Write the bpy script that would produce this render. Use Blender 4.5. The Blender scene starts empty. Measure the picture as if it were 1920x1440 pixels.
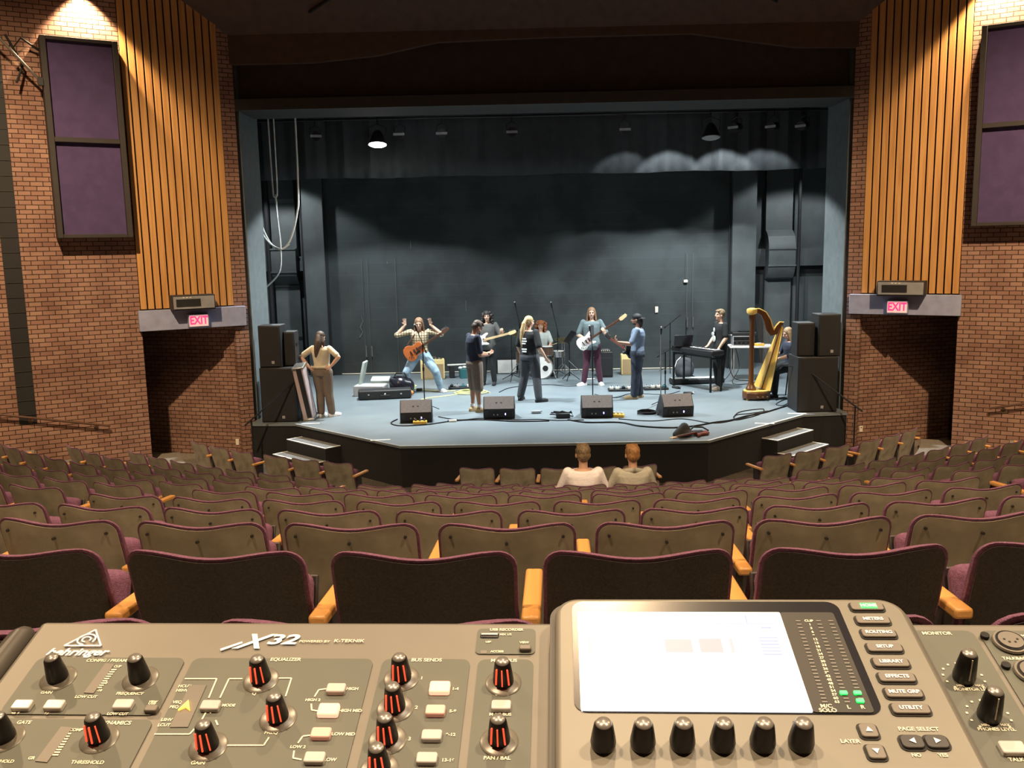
import bpy, math, random
from math import sin, cos, pi, radians, sqrt, atan2, hypot
from mathutils import Vector, Matrix, Quaternion
R = radians
V = Vector
random.seed(7)
S = bpy.context.scene
col = S.collection

# ------------------------------------------------------------------ camera
F_PX, PITCH, YAW, ROLL = 1680.0, R(8.6), R(0.6), 0.02
CAM = V((-0.5, 0.0, 3.2))
fwd = V((-sin(YAW) * cos(PITCH), cos(YAW) * cos(PITCH), -sin(PITCH)))
rt = fwd.cross(V((0, 0, 1))).normalized()
up = rt.cross(fwd)
cr = rt * cos(ROLL) - up * sin(ROLL)
cu = rt * sin(ROLL) + up * cos(ROLL)
cam_d = bpy.data.cameras.new('camera')
cam_d.sensor_width = 36.0
cam_d.lens = F_PX / 1920 * 36.0
cam_d.clip_start = 0.02
cam_d.clip_end = 100
cam = bpy.data.objects.new('camera', cam_d)
col.objects.link(cam)
m = Matrix((cr, cu, -fwd)).transposed().to_4x4()
m.translation = CAM
cam.matrix_world = m
S.camera = cam
S.view_settings.view_transform = 'Standard'
S.view_settings.look = 'None'
S.view_settings.exposure = 0.0
S.view_settings.gamma = 1.0
S.view_settings.use_curve_mapping = False
# ------------------------------------------------------------------ world and room lights
wld = bpy.data.worlds.new('world')
S.world = wld
wld.use_nodes = True
wld.node_tree.nodes['Background'].inputs[0].default_value = (1.0, 0.72, 0.6, 1)
wld.node_tree.nodes['Background'].inputs[1].default_value = 0.02
WARM = (1.0, 0.71, 0.42)
COOL = (0.90, 0.98, 1.0)
def spot(name, loc, tgt, energy, size, blend, color, radius=0.1):
    l = bpy.data.lights.new(name, 'SPOT')
    l.energy = energy; l.spot_size = R(size); l.spot_blend = blend; l.color = color; l.shadow_soft_size = radius
    o = bpy.data.objects.new(name, l)
    col.objects.link(o)
    o.location = loc
    o.rotation_euler = (V(tgt) - V(loc)).to_track_quat('-Z', 'Y').to_euler()
    return o
# work lights hanging over the stage
spot('stage_work_light', (-3.45, 19.5, 5.40), (-3.45, 19.52, 0), 1750, 128, 0.16, COOL, 0.10)
spot('stage_work_light', (3.60, 19.5, 5.40), (3.60, 19.52, 0), 1750, 128, 0.16, COOL, 0.10)
spot('stage_front_light', (-2.6, 18.35, 6.3), (-2.3, 17.3, 0), 3300, 104, 0.7, COOL, 0.12)
spot('stage_front_light', (2.6, 18.35, 6.3), (2.3, 17.3, 0), 3300, 104, 0.7, COOL, 0.12)
for x, e in ((1.9, 110), (2.9, 380), (4.1, 450), (5.0, 220)):
    spot('valance_fill', (x, 19.2, 5.5), (x, 20.6, 4.30), e, 66, 0.35, COOL, 0.04)  # added spots without fixtures, brightening the lower valance
spot('wing_light', (-6.8, 21.9, 5.5), (-6.8, 22.0, 0), 420, 124, 0.2, COOL, 0.08)
spot('wing_light', (6.9, 21.9, 5.7), (6.95, 22.0, 0), 420, 124, 0.2, COOL, 0.08)
# house lights in the auditorium ceiling
for x, y in ((-7.64, 15.52), (7.50, 15.60)):
    spot('wall_downlight', (x, y, 7.72), (x, y, 0), 1200, 86, 0.35, WARM, 0.05)
for x in (-1, 1):
    spot('house_wall_wash', (x * 6.3, 9.3, 8.75), (x * 8.5, 15.2, 1.6), 4300, 74, 1.0, WARM, 0.10)
for x, y, e in ((-2.4, 0.45, 1500), (2.4, 0.45, 1500), (-5.2, 4.6, 1500), (5.2, 4.6, 1500), (0, 4.6, 900), (-3.6, 7.6, 380), (3.6, 7.6, 380)):
    spot('house_downlight', (x, y, 8.7), (x, y + 0.3, 0), e, 116, 0.5, WARM, 0.12)
spot('console_fill', (0.0, 1.2, 6.8), (0.05, 0.45, 2.85), 150, 26, 0.4, (1.0, 0.84, 0.66), 0.06)  # added fill with no fixture, narrowed to brighten the mixing desk

# ------------------------------------------------------------------ materials
def mat(name, c, rough=0.6, metal=0.0, var=0.12, scale=6.0, bump=0.0, bscale=60.0, emit=None, estr=0.0, spec=0.5, c2=None):
    mm = bpy.data.materials.new(name); mm.use_nodes = True
    nt = mm.node_tree; b = nt.nodes['Principled BSDF']
    b.inputs['Roughness'].default_value = rough
    b.inputs['Metallic'].default_value = metal
    b.inputs['Specular IOR Level'].default_value = spec
    tc = nt.nodes.new('ShaderNodeTexCoord')
    n = nt.nodes.new('ShaderNodeTexNoise'); n.inputs['Scale'].default_value = scale; n.inputs['Detail'].default_value = 3
    nt.links.new(tc.outputs['Object'], n.inputs['Vector'])
    rp = nt.nodes.new('ShaderNodeValToRGB')
    a = c2 if c2 else tuple(x * (1 - var) for x in c)
    z = c if c2 else tuple(min(1, x * (1 + var)) for x in c)
    rp.color_ramp.elements[0].color = (*a, 1); rp.color_ramp.elements[0].position = 0.3
    rp.color_ramp.elements[1].color = (*z, 1); rp.color_ramp.elements[1].position = 0.7
    nt.links.new(n.outputs['Fac'], rp.inputs['Fac'])
    nt.links.new(rp.outputs['Color'], b.inputs['Base Color'])
    if bump:
        n2 = nt.nodes.new('ShaderNodeTexNoise'); n2.inputs['Scale'].default_value = bscale
        nt.links.new(tc.outputs['Object'], n2.inputs['Vector'])
        bp = nt.nodes.new('ShaderNodeBump'); bp.inputs['Strength'].default_value = bump; bp.inputs['Distance'].default_value = 0.01
        nt.links.new(n2.outputs['Fac'], bp.inputs['Height']); nt.links.new(bp.outputs['Normal'], b.inputs['Normal'])
    if emit:
        b.inputs['Emission Color'].default_value = (*emit, 1); b.inputs['Emission Strength'].default_value = estr
    return mm

def brick_mat(name, c1, c2, mortar, bw=0.195, bh=0.077, ms=0.007, bumpv=0.6):
    mm = bpy.data.materials.new(name); mm.use_nodes = True
    nt = mm.node_tree; b = nt.nodes['Principled BSDF']; b.inputs['Roughness'].default_value = 0.85
    b.inputs['Specular IOR Level'].default_value = 0.2
    L = nt.links.new
    tc = nt.nodes.new('ShaderNodeTexCoord'); sp = nt.nodes.new('ShaderNodeSeparateXYZ'); cb = nt.nodes.new('ShaderNodeCombineXYZ')
    L(tc.outputs['Object'], sp.inputs[0]); L(sp.outputs['X'], cb.inputs['X']); L(sp.outputs['Z'], cb.inputs['Y'])
    nz = nt.nodes.new('ShaderNodeTexNoise'); nz.inputs['Scale'].default_value = 14
    L(tc.outputs['Object'], nz.inputs['Vector'])
    vm = nt.nodes.new('ShaderNodeVectorMath'); vm.operation = 'MULTIPLY_ADD'; vm.inputs[1].default_value = (0.006, 0.006, 0)
    L(nz.outputs['Color'], vm.inputs[0]); L(cb.outputs[0], vm.inputs[2])
    br = nt.nodes.new('ShaderNodeTexBrick')
    L(vm.outputs[0], br.inputs['Vector'])
    br.inputs['Scale'].default_value = 1; br.inputs['Brick Width'].default_value = bw; br.inputs['Row Height'].default_value = bh
    br.inputs['Mortar Size'].default_value = ms; br.inputs['Mortar Smooth'].default_value = 0.3; br.inputs['Bias'].default_value = -0.1
    br.inputs['Color1'].default_value = (*c1, 1); br.inputs['Color2'].default_value = (*c2, 1); br.inputs['Mortar'].default_value = (*mortar, 1)
    n2 = nt.nodes.new('ShaderNodeTexNoise'); n2.inputs['Scale'].default_value = 1.3; n2.inputs['Detail'].default_value = 5
    L(tc.outputs['Object'], n2.inputs['Vector'])
    rp = nt.nodes.new('ShaderNodeValToRGB')
    rp.color_ramp.elements[0].position = 0.38; rp.color_ramp.elements[0].color = (0.55, 0.5, 0.5, 1)
    rp.color_ramp.elements[1].position = 0.58; rp.color_ramp.elements[1].color = (1, 1, 1, 1)
    L(n2.outputs['Fac'], rp.inputs['Fac'])
    mx = nt.nodes.new('ShaderNodeMix'); mx.data_type = 'RGBA'; mx.blend_type = 'MULTIPLY'; mx.inputs['Factor'].default_value = 0.55
    L(br.outputs['Color'], mx.inputs['A']); L(rp.outputs['Color'], mx.inputs['B'])
    L(mx.outputs['Result'], b.inputs['Base Color'])
    bp = nt.nodes.new('ShaderNodeBump'); bp.inputs['Strength'].default_value = bumpv; bp.inputs['Distance'].default_value = 0.01; bp.invert = True
    L(br.outputs['Fac'], bp.inputs['Height']); L(bp.outputs['Normal'], b.inputs['Normal'])
    return mm

def wood_mat(name, c1, c2, rough=0.45, axis='Z'):
    mm = bpy.data.materials.new(name); mm.use_nodes = True
    nt = mm.node_tree; b = nt.nodes['Principled BSDF']; b.inputs['Roughness'].default_value = rough
    L = nt.links.new
    tc = nt.nodes.new('ShaderNodeTexCoord'); mp = nt.nodes.new('ShaderNodeMapping')
    mp.inputs['Scale'].default_value = {'Z': (14, 14, 0.6), 'X': (0.6, 14, 14), 'Y': (14, 0.6, 14)}[axis]
    n = nt.nodes.new('ShaderNodeTexNoise'); n.inputs['Scale'].default_value = 1.5; n.inputs['Detail'].default_value = 6; n.inputs['Distortion'].default_value = 0.6
    L(tc.outputs['Object'], mp.inputs[0]); L(mp.outputs[0], n.inputs['Vector'])
    rp = nt.nodes.new('ShaderNodeValToRGB')
    rp.color_ramp.elements[0].position = 0.3; rp.color_ramp.elements[0].color = (*c1, 1)
    rp.color_ramp.elements[1].position = 0.72; rp.color_ramp.elements[1].color = (*c2, 1)
    L(n.outputs['Fac'], rp.inputs['Fac']); L(rp.outputs['Color'], b.inputs['Base Color'])
    return mm

M = {}
M['brick'] = brick_mat('brick', (0.37, 0.225, 0.165), (0.27, 0.145, 0.11), (0.05, 0.028, 0.02))
M['stage_wall'] = brick_mat('painted_stage_wall', (0.062, 0.073, 0.075), (0.057, 0.067, 0.069), (0.078, 0.09, 0.092), 4.9, 0.29, 0.005, 0.15)
M['slat'] = wood_mat('slat_wood', (0.50, 0.24, 0.075), (0.68, 0.37, 0.13))
M['arm_wood'] = wood_mat('armrest_wood', (0.50, 0.235, 0.065), (0.68, 0.36, 0.12), 0.35, 'Y')
M['black'] = mat('matte_black', (0.012, 0.012, 0.013), 0.7)
M['black_cab'] = mat('black_cabinet', (0.014, 0.014, 0.015), 0.55, bump=0.15)
M['black_metal'] = mat('black_metal', (0.02, 0.02, 0.022), 0.4, 0.6)
M['chrome'] = mat('chrome', (0.7, 0.7, 0.7), 0.2, 1.0)
M['steel'] = mat('brushed_steel', (0.45, 0.44, 0.42), 0.35, 0.9)
M['ceiling'] = mat('ceiling_paint', (0.105, 0.075, 0.066), 0.95)
M['header'] = mat('pale_grey_paint', (0.33, 0.36, 0.52), 0.6)
M['pros'] = mat('proscenium_paint', (0.06, 0.056, 0.056), 0.9)
M['jamb'] = mat('jamb_paint', (0.105, 0.125, 0.13), 0.8)
M['wing'] = mat('wing_wall_paint', (0.065, 0.074, 0.076), 0.8, var=0.2, scale=2)
M['duct'] = mat('duct_paint', (0.088, 0.098, 0.10), 0.6, var=0.15, scale=3)
M['stage_floor'] = mat('stage_floor_paint', (0.185, 0.222, 0.243), 0.40, var=0.08, scale=1.2, c2=(0.155, 0.188, 0.208))
M['tape'] = mat('white_tape', (0.75, 0.78, 0.76), 0.6)
M['apron'] = mat('apron_cloth', (0.010, 0.010, 0.011), 0.9)
M['carpet'] = mat('house_floor', (0.25, 0.22, 0.18), 0.9, var=0.2, scale=20)
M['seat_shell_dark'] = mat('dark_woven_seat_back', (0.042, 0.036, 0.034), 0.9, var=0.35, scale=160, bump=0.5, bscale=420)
M['tread'] = mat('step_tread', (0.16, 0.17, 0.175), 0.7, var=0.3, scale=40)
M['purple_panel'] = mat('purple_fabric_panel', (0.070, 0.045, 0.125), 0.9, bump=0.2, bscale=300)
M['panel_frame'] = mat('panel_frame', (0.030, 0.024, 0.022), 0.7)
M['velvet'] = mat('black_velour', (0.038, 0.043, 0.047), 0.95)
M['seat_purple'] = mat('seat_fabric', (0.165, 0.066, 0.128), 0.9, var=0.25, scale=120, bump=0.5, bscale=350)
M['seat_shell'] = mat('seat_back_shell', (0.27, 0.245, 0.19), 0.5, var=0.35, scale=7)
M['seat_metal'] = mat('seat_bracket', (0.05, 0.045, 0.045), 0.5, 0.5)
M['skin'] = mat('skin', (0.62, 0.38, 0.27), 0.55, var=0.05)
M['skin_tan'] = mat('tanned_skin', (0.42, 0.22, 0.14), 0.55, var=0.05)
M['dark'] = mat('dark_feature', (0.03, 0.015, 0.012), 0.5)
M['lip'] = mat('lips', (0.42, 0.14, 0.12), 0.5)
def cloth(n, c, **k): M[n] = mat(n, c, 0.88, bump=0.4, bscale=40, **k)
cloth('cream_cotton', (0.62, 0.54, 0.38)); cloth('brown_twill', (0.17, 0.125, 0.09)); cloth('navy_cotton', (0.025, 0.032, 0.055))
cloth('taupe_cotton', (0.20, 0.16, 0.125)); cloth('grey_knit', (0.105, 0.105, 0.10)); cloth('black_cotton', (0.014, 0.015, 0.016))
cloth('charcoal_denim', (0.055, 0.06, 0.068)); cloth('light_denim', (0.30, 0.42, 0.52), var=0.25, scale=9); cloth('dark_denim', (0.035, 0.045, 0.07), var=0.4, scale=8)
cloth('maroon_cotton', (0.075, 0.02, 0.04)); cloth('teal_shirt', (0.15, 0.20, 0.21)); cloth('blue_grey_cotton', (0.20, 0.26, 0.36))
cloth('pale_cotton', (0.55, 0.60, 0.56)); cloth('pink_shirt', (0.90, 0.86, 0.95)); cloth('khaki_jacket', (0.46, 0.45, 0.39))
cloth('leafy_print', (0.28, 0.25, 0.16), var=0.9, scale=18)
M['white_canvas'] = mat('white_canvas', (0.78, 0.76, 0.72), 0.7); M['tan_suede'] = mat('tan_suede', (0.40, 0.29, 0.15), 0.8)
for n, c in (('blond', (0.50, 0.34, 0.16)), ('brown_hair', (0.075, 0.045, 0.028)), ('long_brown', (0.24, 0.13, 0.07)), ('black_hair', (0.018, 0.013, 0.011)),
             ('auburn', (0.30, 0.10, 0.035)), ('ginger', (0.34, 0.17, 0.065)), ('sandy', (0.20, 0.14, 0.08)), ('dark_blond', (0.30, 0.21, 0.12))):
    M[n] = mat(n, c, 0.55, var=0.45, scale=45, bump=0.6, bscale=90)
M['orange_top'] = mat('orange_guitar_top', (0.48, 0.13, 0.035), 0.3); M['white_gloss'] = mat('white_gloss', (0.85, 0.84, 0.78), 0.25)
M['maple'] = mat('maple', (0.75, 0.55, 0.30), 0.35); M['dark_wood'] = mat('dark_wood', (0.10, 0.05, 0.03), 0.4); M['red_wood'] = mat('red_brown_wood', (0.20, 0.05, 0.03), 0.3)
M['tweed'] = mat('tweed', (0.80, 0.62, 0.28), 0.8, var=0.15, scale=90); M['grille'] = mat('amp_grille', (0.36, 0.25, 0.13), 0.9, var=0.2, scale=150)
M['gold'] = wood_mat('harp_gold_spruce', (0.72, 0.44, 0.09), (0.88, 0.60, 0.17), 0.3); M['harp_wood'] = wood_mat('harp_wood', (0.085, 0.030, 0.009), (0.145, 0.055, 0.015), 0.28)
M['wedge'] = mat('wedge_top_lit', (0.17, 0.14, 0.125), 0.75, var=0.2, scale=60); M['cymbal'] = mat('cymbal_brass', (0.75, 0.6, 0.28), 0.3, 1.0)
M['case_grey'] = mat('case_lining', (0.42, 0.47, 0.44), 0.8); M['yellow'] = mat('yellow_plastic', (0.85, 0.50, 0.06), 0.5); M['yellow_cable'] = mat('yellow_cable', (0.72, 0.70, 0.30), 0.5)
M['green'] = mat('green_plastic', (0.05, 0.65, 0.10), 0.3); M['pinkish'] = mat('pale_pink_case', (0.50, 0.40, 0.40), 0.6); M['teal_plastic'] = mat('teal_plastic', (0.03, 0.14, 0.15), 0.5)
M['orange'] = mat('orange_plastic', (0.75, 0.25, 0.06), 0.6); M['grey_plastic'] = mat('grey_plastic', (0.30, 0.30, 0.31), 0.5); M['white_cable'] = mat('white_cable', (0.75, 0.78, 0.75), 0.5)
M['logo'] = mat('white_print', (0.85, 0.85, 0.82), 0.6, var=0.02)
M['led_blue'] = mat('blue_led', (0.1, 0.1, 0.9), 0.5, emit=(0.35, 0.35, 1.0), estr=14)
M['lamp'] = mat('lamp_lens', (1, 1, 1), 0.5, emit=(1.0, 0.95, 0.82), estr=60)
M['dim_lens'] = mat('dim_lens', (0.25, 0.25, 0.25), 0.3)
M['exit_red'] = mat('exit_red', (0.8, 0.02, 0.08), 0.5, emit=(1.0, 0.03, 0.13), estr=1.8)
M['exit_white'] = mat('exit_face', (0.8, 0.6, 0.6), 0.5, emit=(1.0, 0.62, 0.60), estr=0.42)
M['lcd'] = mat('lit_display', (0.9, 0.9, 0.9), 0.4, emit=(1.0, 1.0, 1.0), estr=1.25)
M['lcd_pink'] = mat('display_pink', (0.05, 0.04, 0.04), 0.4, emit=(0.83, 0.66, 0.66), estr=0.95)
M['lcd_grey'] = mat('display_grey', (0.05, 0.05, 0.05), 0.4, emit=(0.72, 0.72, 0.74), estr=0.95)
M['lcd_blue'] = mat('display_blue', (0.05, 0.05, 0.08), 0.4, emit=(0.60, 0.64, 0.86), estr=0.95)
M['console'] = mat('console_metal', (0.180, 0.168, 0.148), 0.5, 0.25, var=0.04, scale=20)
M['console_field'] = mat('console_field', (0.106, 0.114, 0.098), 0.55, 0.1, var=0.04, scale=20)
M['console_dark'] = mat('console_dark_edge', (0.055, 0.05, 0.045), 0.5)
M['screen_frame'] = mat('screen_frame', (0.215, 0.205, 0.178), 0.45, 0.25, var=0.04, scale=20)
M['gloss_black'] = mat('gloss_black', (0.012, 0.012, 0.018), 0.25)
M['meter_face'] = mat('meter_face', (0.035, 0.033, 0.03), 0.4)
M['print'] = mat('cream_print', (0.85, 0.80, 0.66), 0.6, var=0.02)
M['print_white'] = mat('white_lettering', (0.95, 0.94, 0.90), 0.6, var=0.02, emit=(1, 0.98, 0.95), estr=0.15)
M['button'] = mat('clear_button', (0.62, 0.60, 0.60), 0.25); M['button_lit'] = mat('lit_orange_button', (0.95, 0.55, 0.4), 0.3, emit=(1.0, 0.45, 0.28), estr=1.3)
M['button_dim'] = mat('dim_orange_button', (0.8, 0.55, 0.5), 0.3, emit=(1.0, 0.3, 0.2), estr=0.12)
M['button_grey'] = mat('grey_button', (0.17, 0.155, 0.14), 0.5); M['button_dark'] = mat('dark_button', (0.05, 0.048, 0.05), 0.4)
M['button_green'] = mat('lit_green_button', (0.05, 0.6, 0.15), 0.4, emit=(0.02, 0.75, 0.14), estr=1.0)
M['green_led'] = mat('green_led', (0.1, 0.9, 0.3), 0.4, emit=(0.01, 1.0, 0.10), estr=1.3)
M['amber_led'] = mat('amber_led', (1, 0.6, 0.1), 0.4, emit=(1.0, 0.5, 0.05), estr=3)
M['knob'] = mat('knob_black', (0.010, 0.009, 0.010), 0.38); M['knob_ring'] = mat('knob_ring', (0.16, 0.15, 0.13), 0.3, 0.1)
M['knob_cap'] = mat('knob_cap', (0.30, 0.29, 0.28), 0.3, 0.5); M['knob_red'] = mat('knob_red_light', (0.8, 0.08, 0.04), 0.4, emit=(1.0, 0.10, 0.04), estr=1.1)
M['desk'] = mat('desk_top', (0.03, 0.028, 0.026), 0.7)

# ------------------------------------------------------------------ geometry helpers
def ortho(d):
    d = d.normalized(); a = V((0, 0, 1)) if abs(d.z) < 0.9 else V((1, 0, 0))
    u = a.cross(d).normalized(); return u, d.cross(u)
class MB:
    def __init__(s): s.v = []; s.f = []
    def add(s, vs, fs):
        n = len(s.v); s.v += [tuple(x) for x in vs]; s.f += [tuple(i + n for i in f) for f in fs]; return s
    def box(s, c, d, mtx=None):
        x, y, z = d[0] / 2, d[1] / 2, d[2] / 2; c = V(c)
        vs = [V((i * x, j * y, k * z)) for k in (-1, 1) for j in (-1, 1) for i in (-1, 1)]
        if mtx: vs = [mtx @ q for q in vs]
        return s.add([q + c for q in vs], [(0, 2, 3, 1), (4, 5, 7, 6), (0, 1, 5, 4), (2, 6, 7, 3), (0, 4, 6, 2), (1, 3, 7, 5)])
    def bar(s, p, q, w, h, upv=(0, 0, 1)):
        p, q = V(p), V(q); d = (q - p).normalized(); a = V(upv).cross(d)
        if a.length < 1e-4: a = V((1, 0, 0)).cross(d)
        a.normalize(); b = d.cross(a)
        vs = [e + a * (i * w / 2) + b * (j * h / 2) for e in (p, q) for i, j in ((-1, -1), (1, -1), (1, 1), (-1, 1))]
        return s.add(vs, [(0, 1, 2, 3), (7, 6, 5, 4), (0, 4, 5, 1), (1, 5, 6, 2), (2, 6, 7, 3), (3, 7, 4, 0)])
    def cyl(s, p, q, r0, r1=None, n=12):
        r1 = r0 if r1 is None else r1
        p, q = V(p), V(q); u, w = ortho(q - p)
        vs = [e + (u * cos(2 * pi * i / n) + w * sin(2 * pi * i / n)) * r for e, r in ((p, r0), (q, r1)) for i in range(n)]
        fs = [(i, (i + 1) % n, n + (i + 1) % n, n + i) for i in range(n)] + [tuple(range(n - 1, -1, -1)), tuple(range(n, 2 * n))]
        return s.add(vs, fs)
    def tube(s, pts, r, n=6):
        pts = [V(p) for p in pts]; N = len(pts); rs = r if isinstance(r, (list, tuple)) else [r] * N; vs = []
        u = None
        for i, p in enumerate(pts):
            d = (pts[min(i + 1, N - 1)] - pts[max(i - 1, 0)]).normalized()
            if u is None: u, w = ortho(d)
            else:
                u = (u - d * u.dot(d))
                u = u.normalized() if u.length > 1e-5 else ortho(d)[0]
                w = d.cross(u)
            vs += [p + (u * cos(2 * pi * k / n) + w * sin(2 * pi * k / n)) * rs[i] for k in range(n)]
        fs = [(i * n + k, i * n + (k + 1) % n, (i + 1) * n + (k + 1) % n, (i + 1) * n + k) for i in range(N - 1) for k in range(n)]
        fs += [tuple(range(n - 1, -1, -1)), tuple(range((N - 1) * n, N * n))]
        return s.add(vs, fs)
    def ell(s, c, r, mtx=None, nu=14, nv=10):
        c = V(c); vs = []
        for j in range(1, nv):
            t = pi * j / nv
            for i in range(nu):
                p = 2 * pi * i / nu; vs.append(V((r[0] * sin(t) * cos(p), r[1] * sin(t) * sin(p), r[2] * cos(t))))
        vs += [V((0, 0, r[2])), V((0, 0, -r[2]))]
        if mtx: vs = [mtx @ q for q in vs]
        fs = [(j * nu + i, (j + 1) * nu + i, (j + 1) * nu + (i + 1) % nu, j * nu + (i + 1) % nu) for j in range(nv - 2) for i in range(nu)]
        T = (nv - 1) * nu
        fs += [(T, i, (i + 1) % nu) for i in range(nu)] + [(T + 1, (nv - 2) * nu + (i + 1) % nu, (nv - 2) * nu + i) for i in range(nu)]
        return s.add([q + c for q in vs], fs)
    def cap(s, p, q, r0, r1=None, n=12):
        r1 = r0 if r1 is None else r1
        s.cyl(p, q, r0, r1, n); s.ell(p, (r0,) * 3, nu=n, nv=8); s.ell(q, (r1,) * 3, nu=n, nv=8); return s
    def chain(s, pts, rs, n=12):
        for i in range(len(pts) - 1): s.cap(pts[i], pts[i + 1], rs[i], rs[i + 1], n)
        return s
    def rings(s, rg):   # list of (centre, xaxis, yaxis) with semi-axis vectors
        n = 20; vs = []
        for c, a, b in rg: vs += [V(c) + V(a) * cos(2 * pi * k / n) + V(b) * sin(2 * pi * k / n) for k in range(n)]
        fs = [(i * n + k, i * n + (k + 1) % n, (i + 1) * n + (k + 1) % n, (i + 1) * n + k) for i in range(len(rg) - 1) for k in range(n)]
        fs += [tuple(range(n - 1, -1, -1)), tuple(range((len(rg) - 1) * n, len(rg) * n))]
        return s.add(vs, fs)
    def lathe(s, prof, n=24, c=(0, 0, 0), mtx=None, ring=False):
        c = V(c); vs = []
        for r, z in prof: vs += [V((r * cos(2 * pi * k / n), r * sin(2 * pi * k / n), z)) for k in range(n)]
        if mtx: vs = [mtx @ q for q in vs]
        m_ = len(prof)
        fs = [(i * n + k, i * n + (k + 1) % n, (i + 1) % m_ * n + (k + 1) % n, (i + 1) % m_ * n + k) for i in range(m_ if ring else m_ - 1) for k in range(n)]
        if not ring: fs += [tuple(range(n - 1, -1, -1)), tuple(range((m_ - 1) * n, m_ * n))]
        return s.add([q + c for q in vs], fs)
    def prism(s, poly, a, b, fn=None):   # poly 2-D, between third coordinate a and b; fn maps (x,y,t)->Vector
        n = len(poly); fn = fn or (lambda x, y, t: V((x, y, t)))
        vs = [fn(x, y, a) for x, y in poly] + [fn(x, y, b) for x, y in poly]
        ar = sum(poly[i][0] * poly[(i + 1) % n][1] - poly[(i + 1) % n][0] * poly[i][1] for i in range(n))
        fs = [(i, (i + 1) % n, n + (i + 1) % n, n + i) for i in range(n)] + [tuple(range(n - 1, -1, -1)), tuple(range(n, 2 * n))]
        if (ar < 0): fs = [tuple(reversed(f)) for f in fs]
        return s.add(vs, fs)
    def build(s, name, m_, parent=None, smooth=True, ang=35, bevel=0.0, seg=2):
        me = bpy.data.meshes.new(name); me.from_pydata(s.v, [], s.f); me.update()
        if smooth:
            me.shade_smooth()
            try: me.set_sharp_from_angle(angle=R(ang))
            except Exception: pass
        me.materials.append(M[m_] if isinstance(m_, str) else m_)
        o = bpy.data.objects.new(name, me); col.objects.link(o)
        if parent: o.parent = parent
        if bevel:
            b = o.modifiers.new('bevel', 'BEVEL'); b.width = bevel; b.segments = seg; b.limit_method = 'ANGLE'; b.angle_limit = R(40)
        return o
def remesh(mb, name, m_, parent=None, voxel=0.012, smooth=4):
    o = mb.build(name, m_, None, smooth=False)
    md = o.modifiers.new('r', 'REMESH'); md.mode = 'VOXEL'; md.voxel_size = voxel
    if smooth:
        sm = o.modifiers.new('s', 'SMOOTH'); sm.iterations = smooth; sm.factor = 0.5
    bpy.context.view_layer.update()
    dg = bpy.context.evaluated_depsgraph_get()
    me = bpy.data.meshes.new_from_object(o.evaluated_get(dg))
    old = o.data; o.modifiers.clear(); o.data = me; me.name = name
    bpy.data.meshes.remove(old)
    me.shade_smooth()
    if not me.materials: me.materials.append(M[m_])
    o.parent = parent
    return o
def tag(o, label, cat, group=None, kind=None):
    if label: o['label'] = label
    if cat: o['category'] = cat
    if group: o['group'] = group
    if kind: o['kind'] = kind
    return o
def empty(name, loc, rz=0.0):
    o = bpy.data.objects.new(name, None); col.objects.link(o); o.location = loc; o.rotation_euler = (0, 0, rz); o.empty_display_size = 0.1
    return o
def struct(o): o['kind'] = 'structure'; return o
def copy_tree(o, parent=None):
    c = o.copy(); col.objects.link(c); c.parent = parent
    for ch in list(o.children): copy_tree(ch, c)
    return c
def text_mesh(name, txt, size, m_, parent, loc, rot=None, extrude=0.0006, align='CENTER', bold=0.0, shear=0.0, sx=1.0):
    cu_ = bpy.data.curves.new(name, 'FONT'); cu_.body = txt; cu_.size = size; cu_.align_x = align; cu_.align_y = 'CENTER'; cu_.extrude = extrude
    cu_.offset = bold; cu_.shear = shear
    t = bpy.data.objects.new(name, cu_); col.objects.link(t); bpy.context.view_layer.update()
    me = bpy.data.meshes.new_from_object(t.evaluated_get(bpy.context.evaluated_depsgraph_get()))
    bpy.data.objects.remove(t); bpy.data.curves.remove(cu_)
    me.materials.clear(); me.materials.append(M[m_]); me.name = name
    o = bpy.data.objects.new(name, me); col.objects.link(o); o.parent = parent
    mt = (rot.to_4x4() if rot else Matrix.Identity(4)); mt.translation = V(loc)
    o.matrix_basis = mt @ Matrix.Diagonal((sx, 1, 1, 1))
    return o

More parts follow.
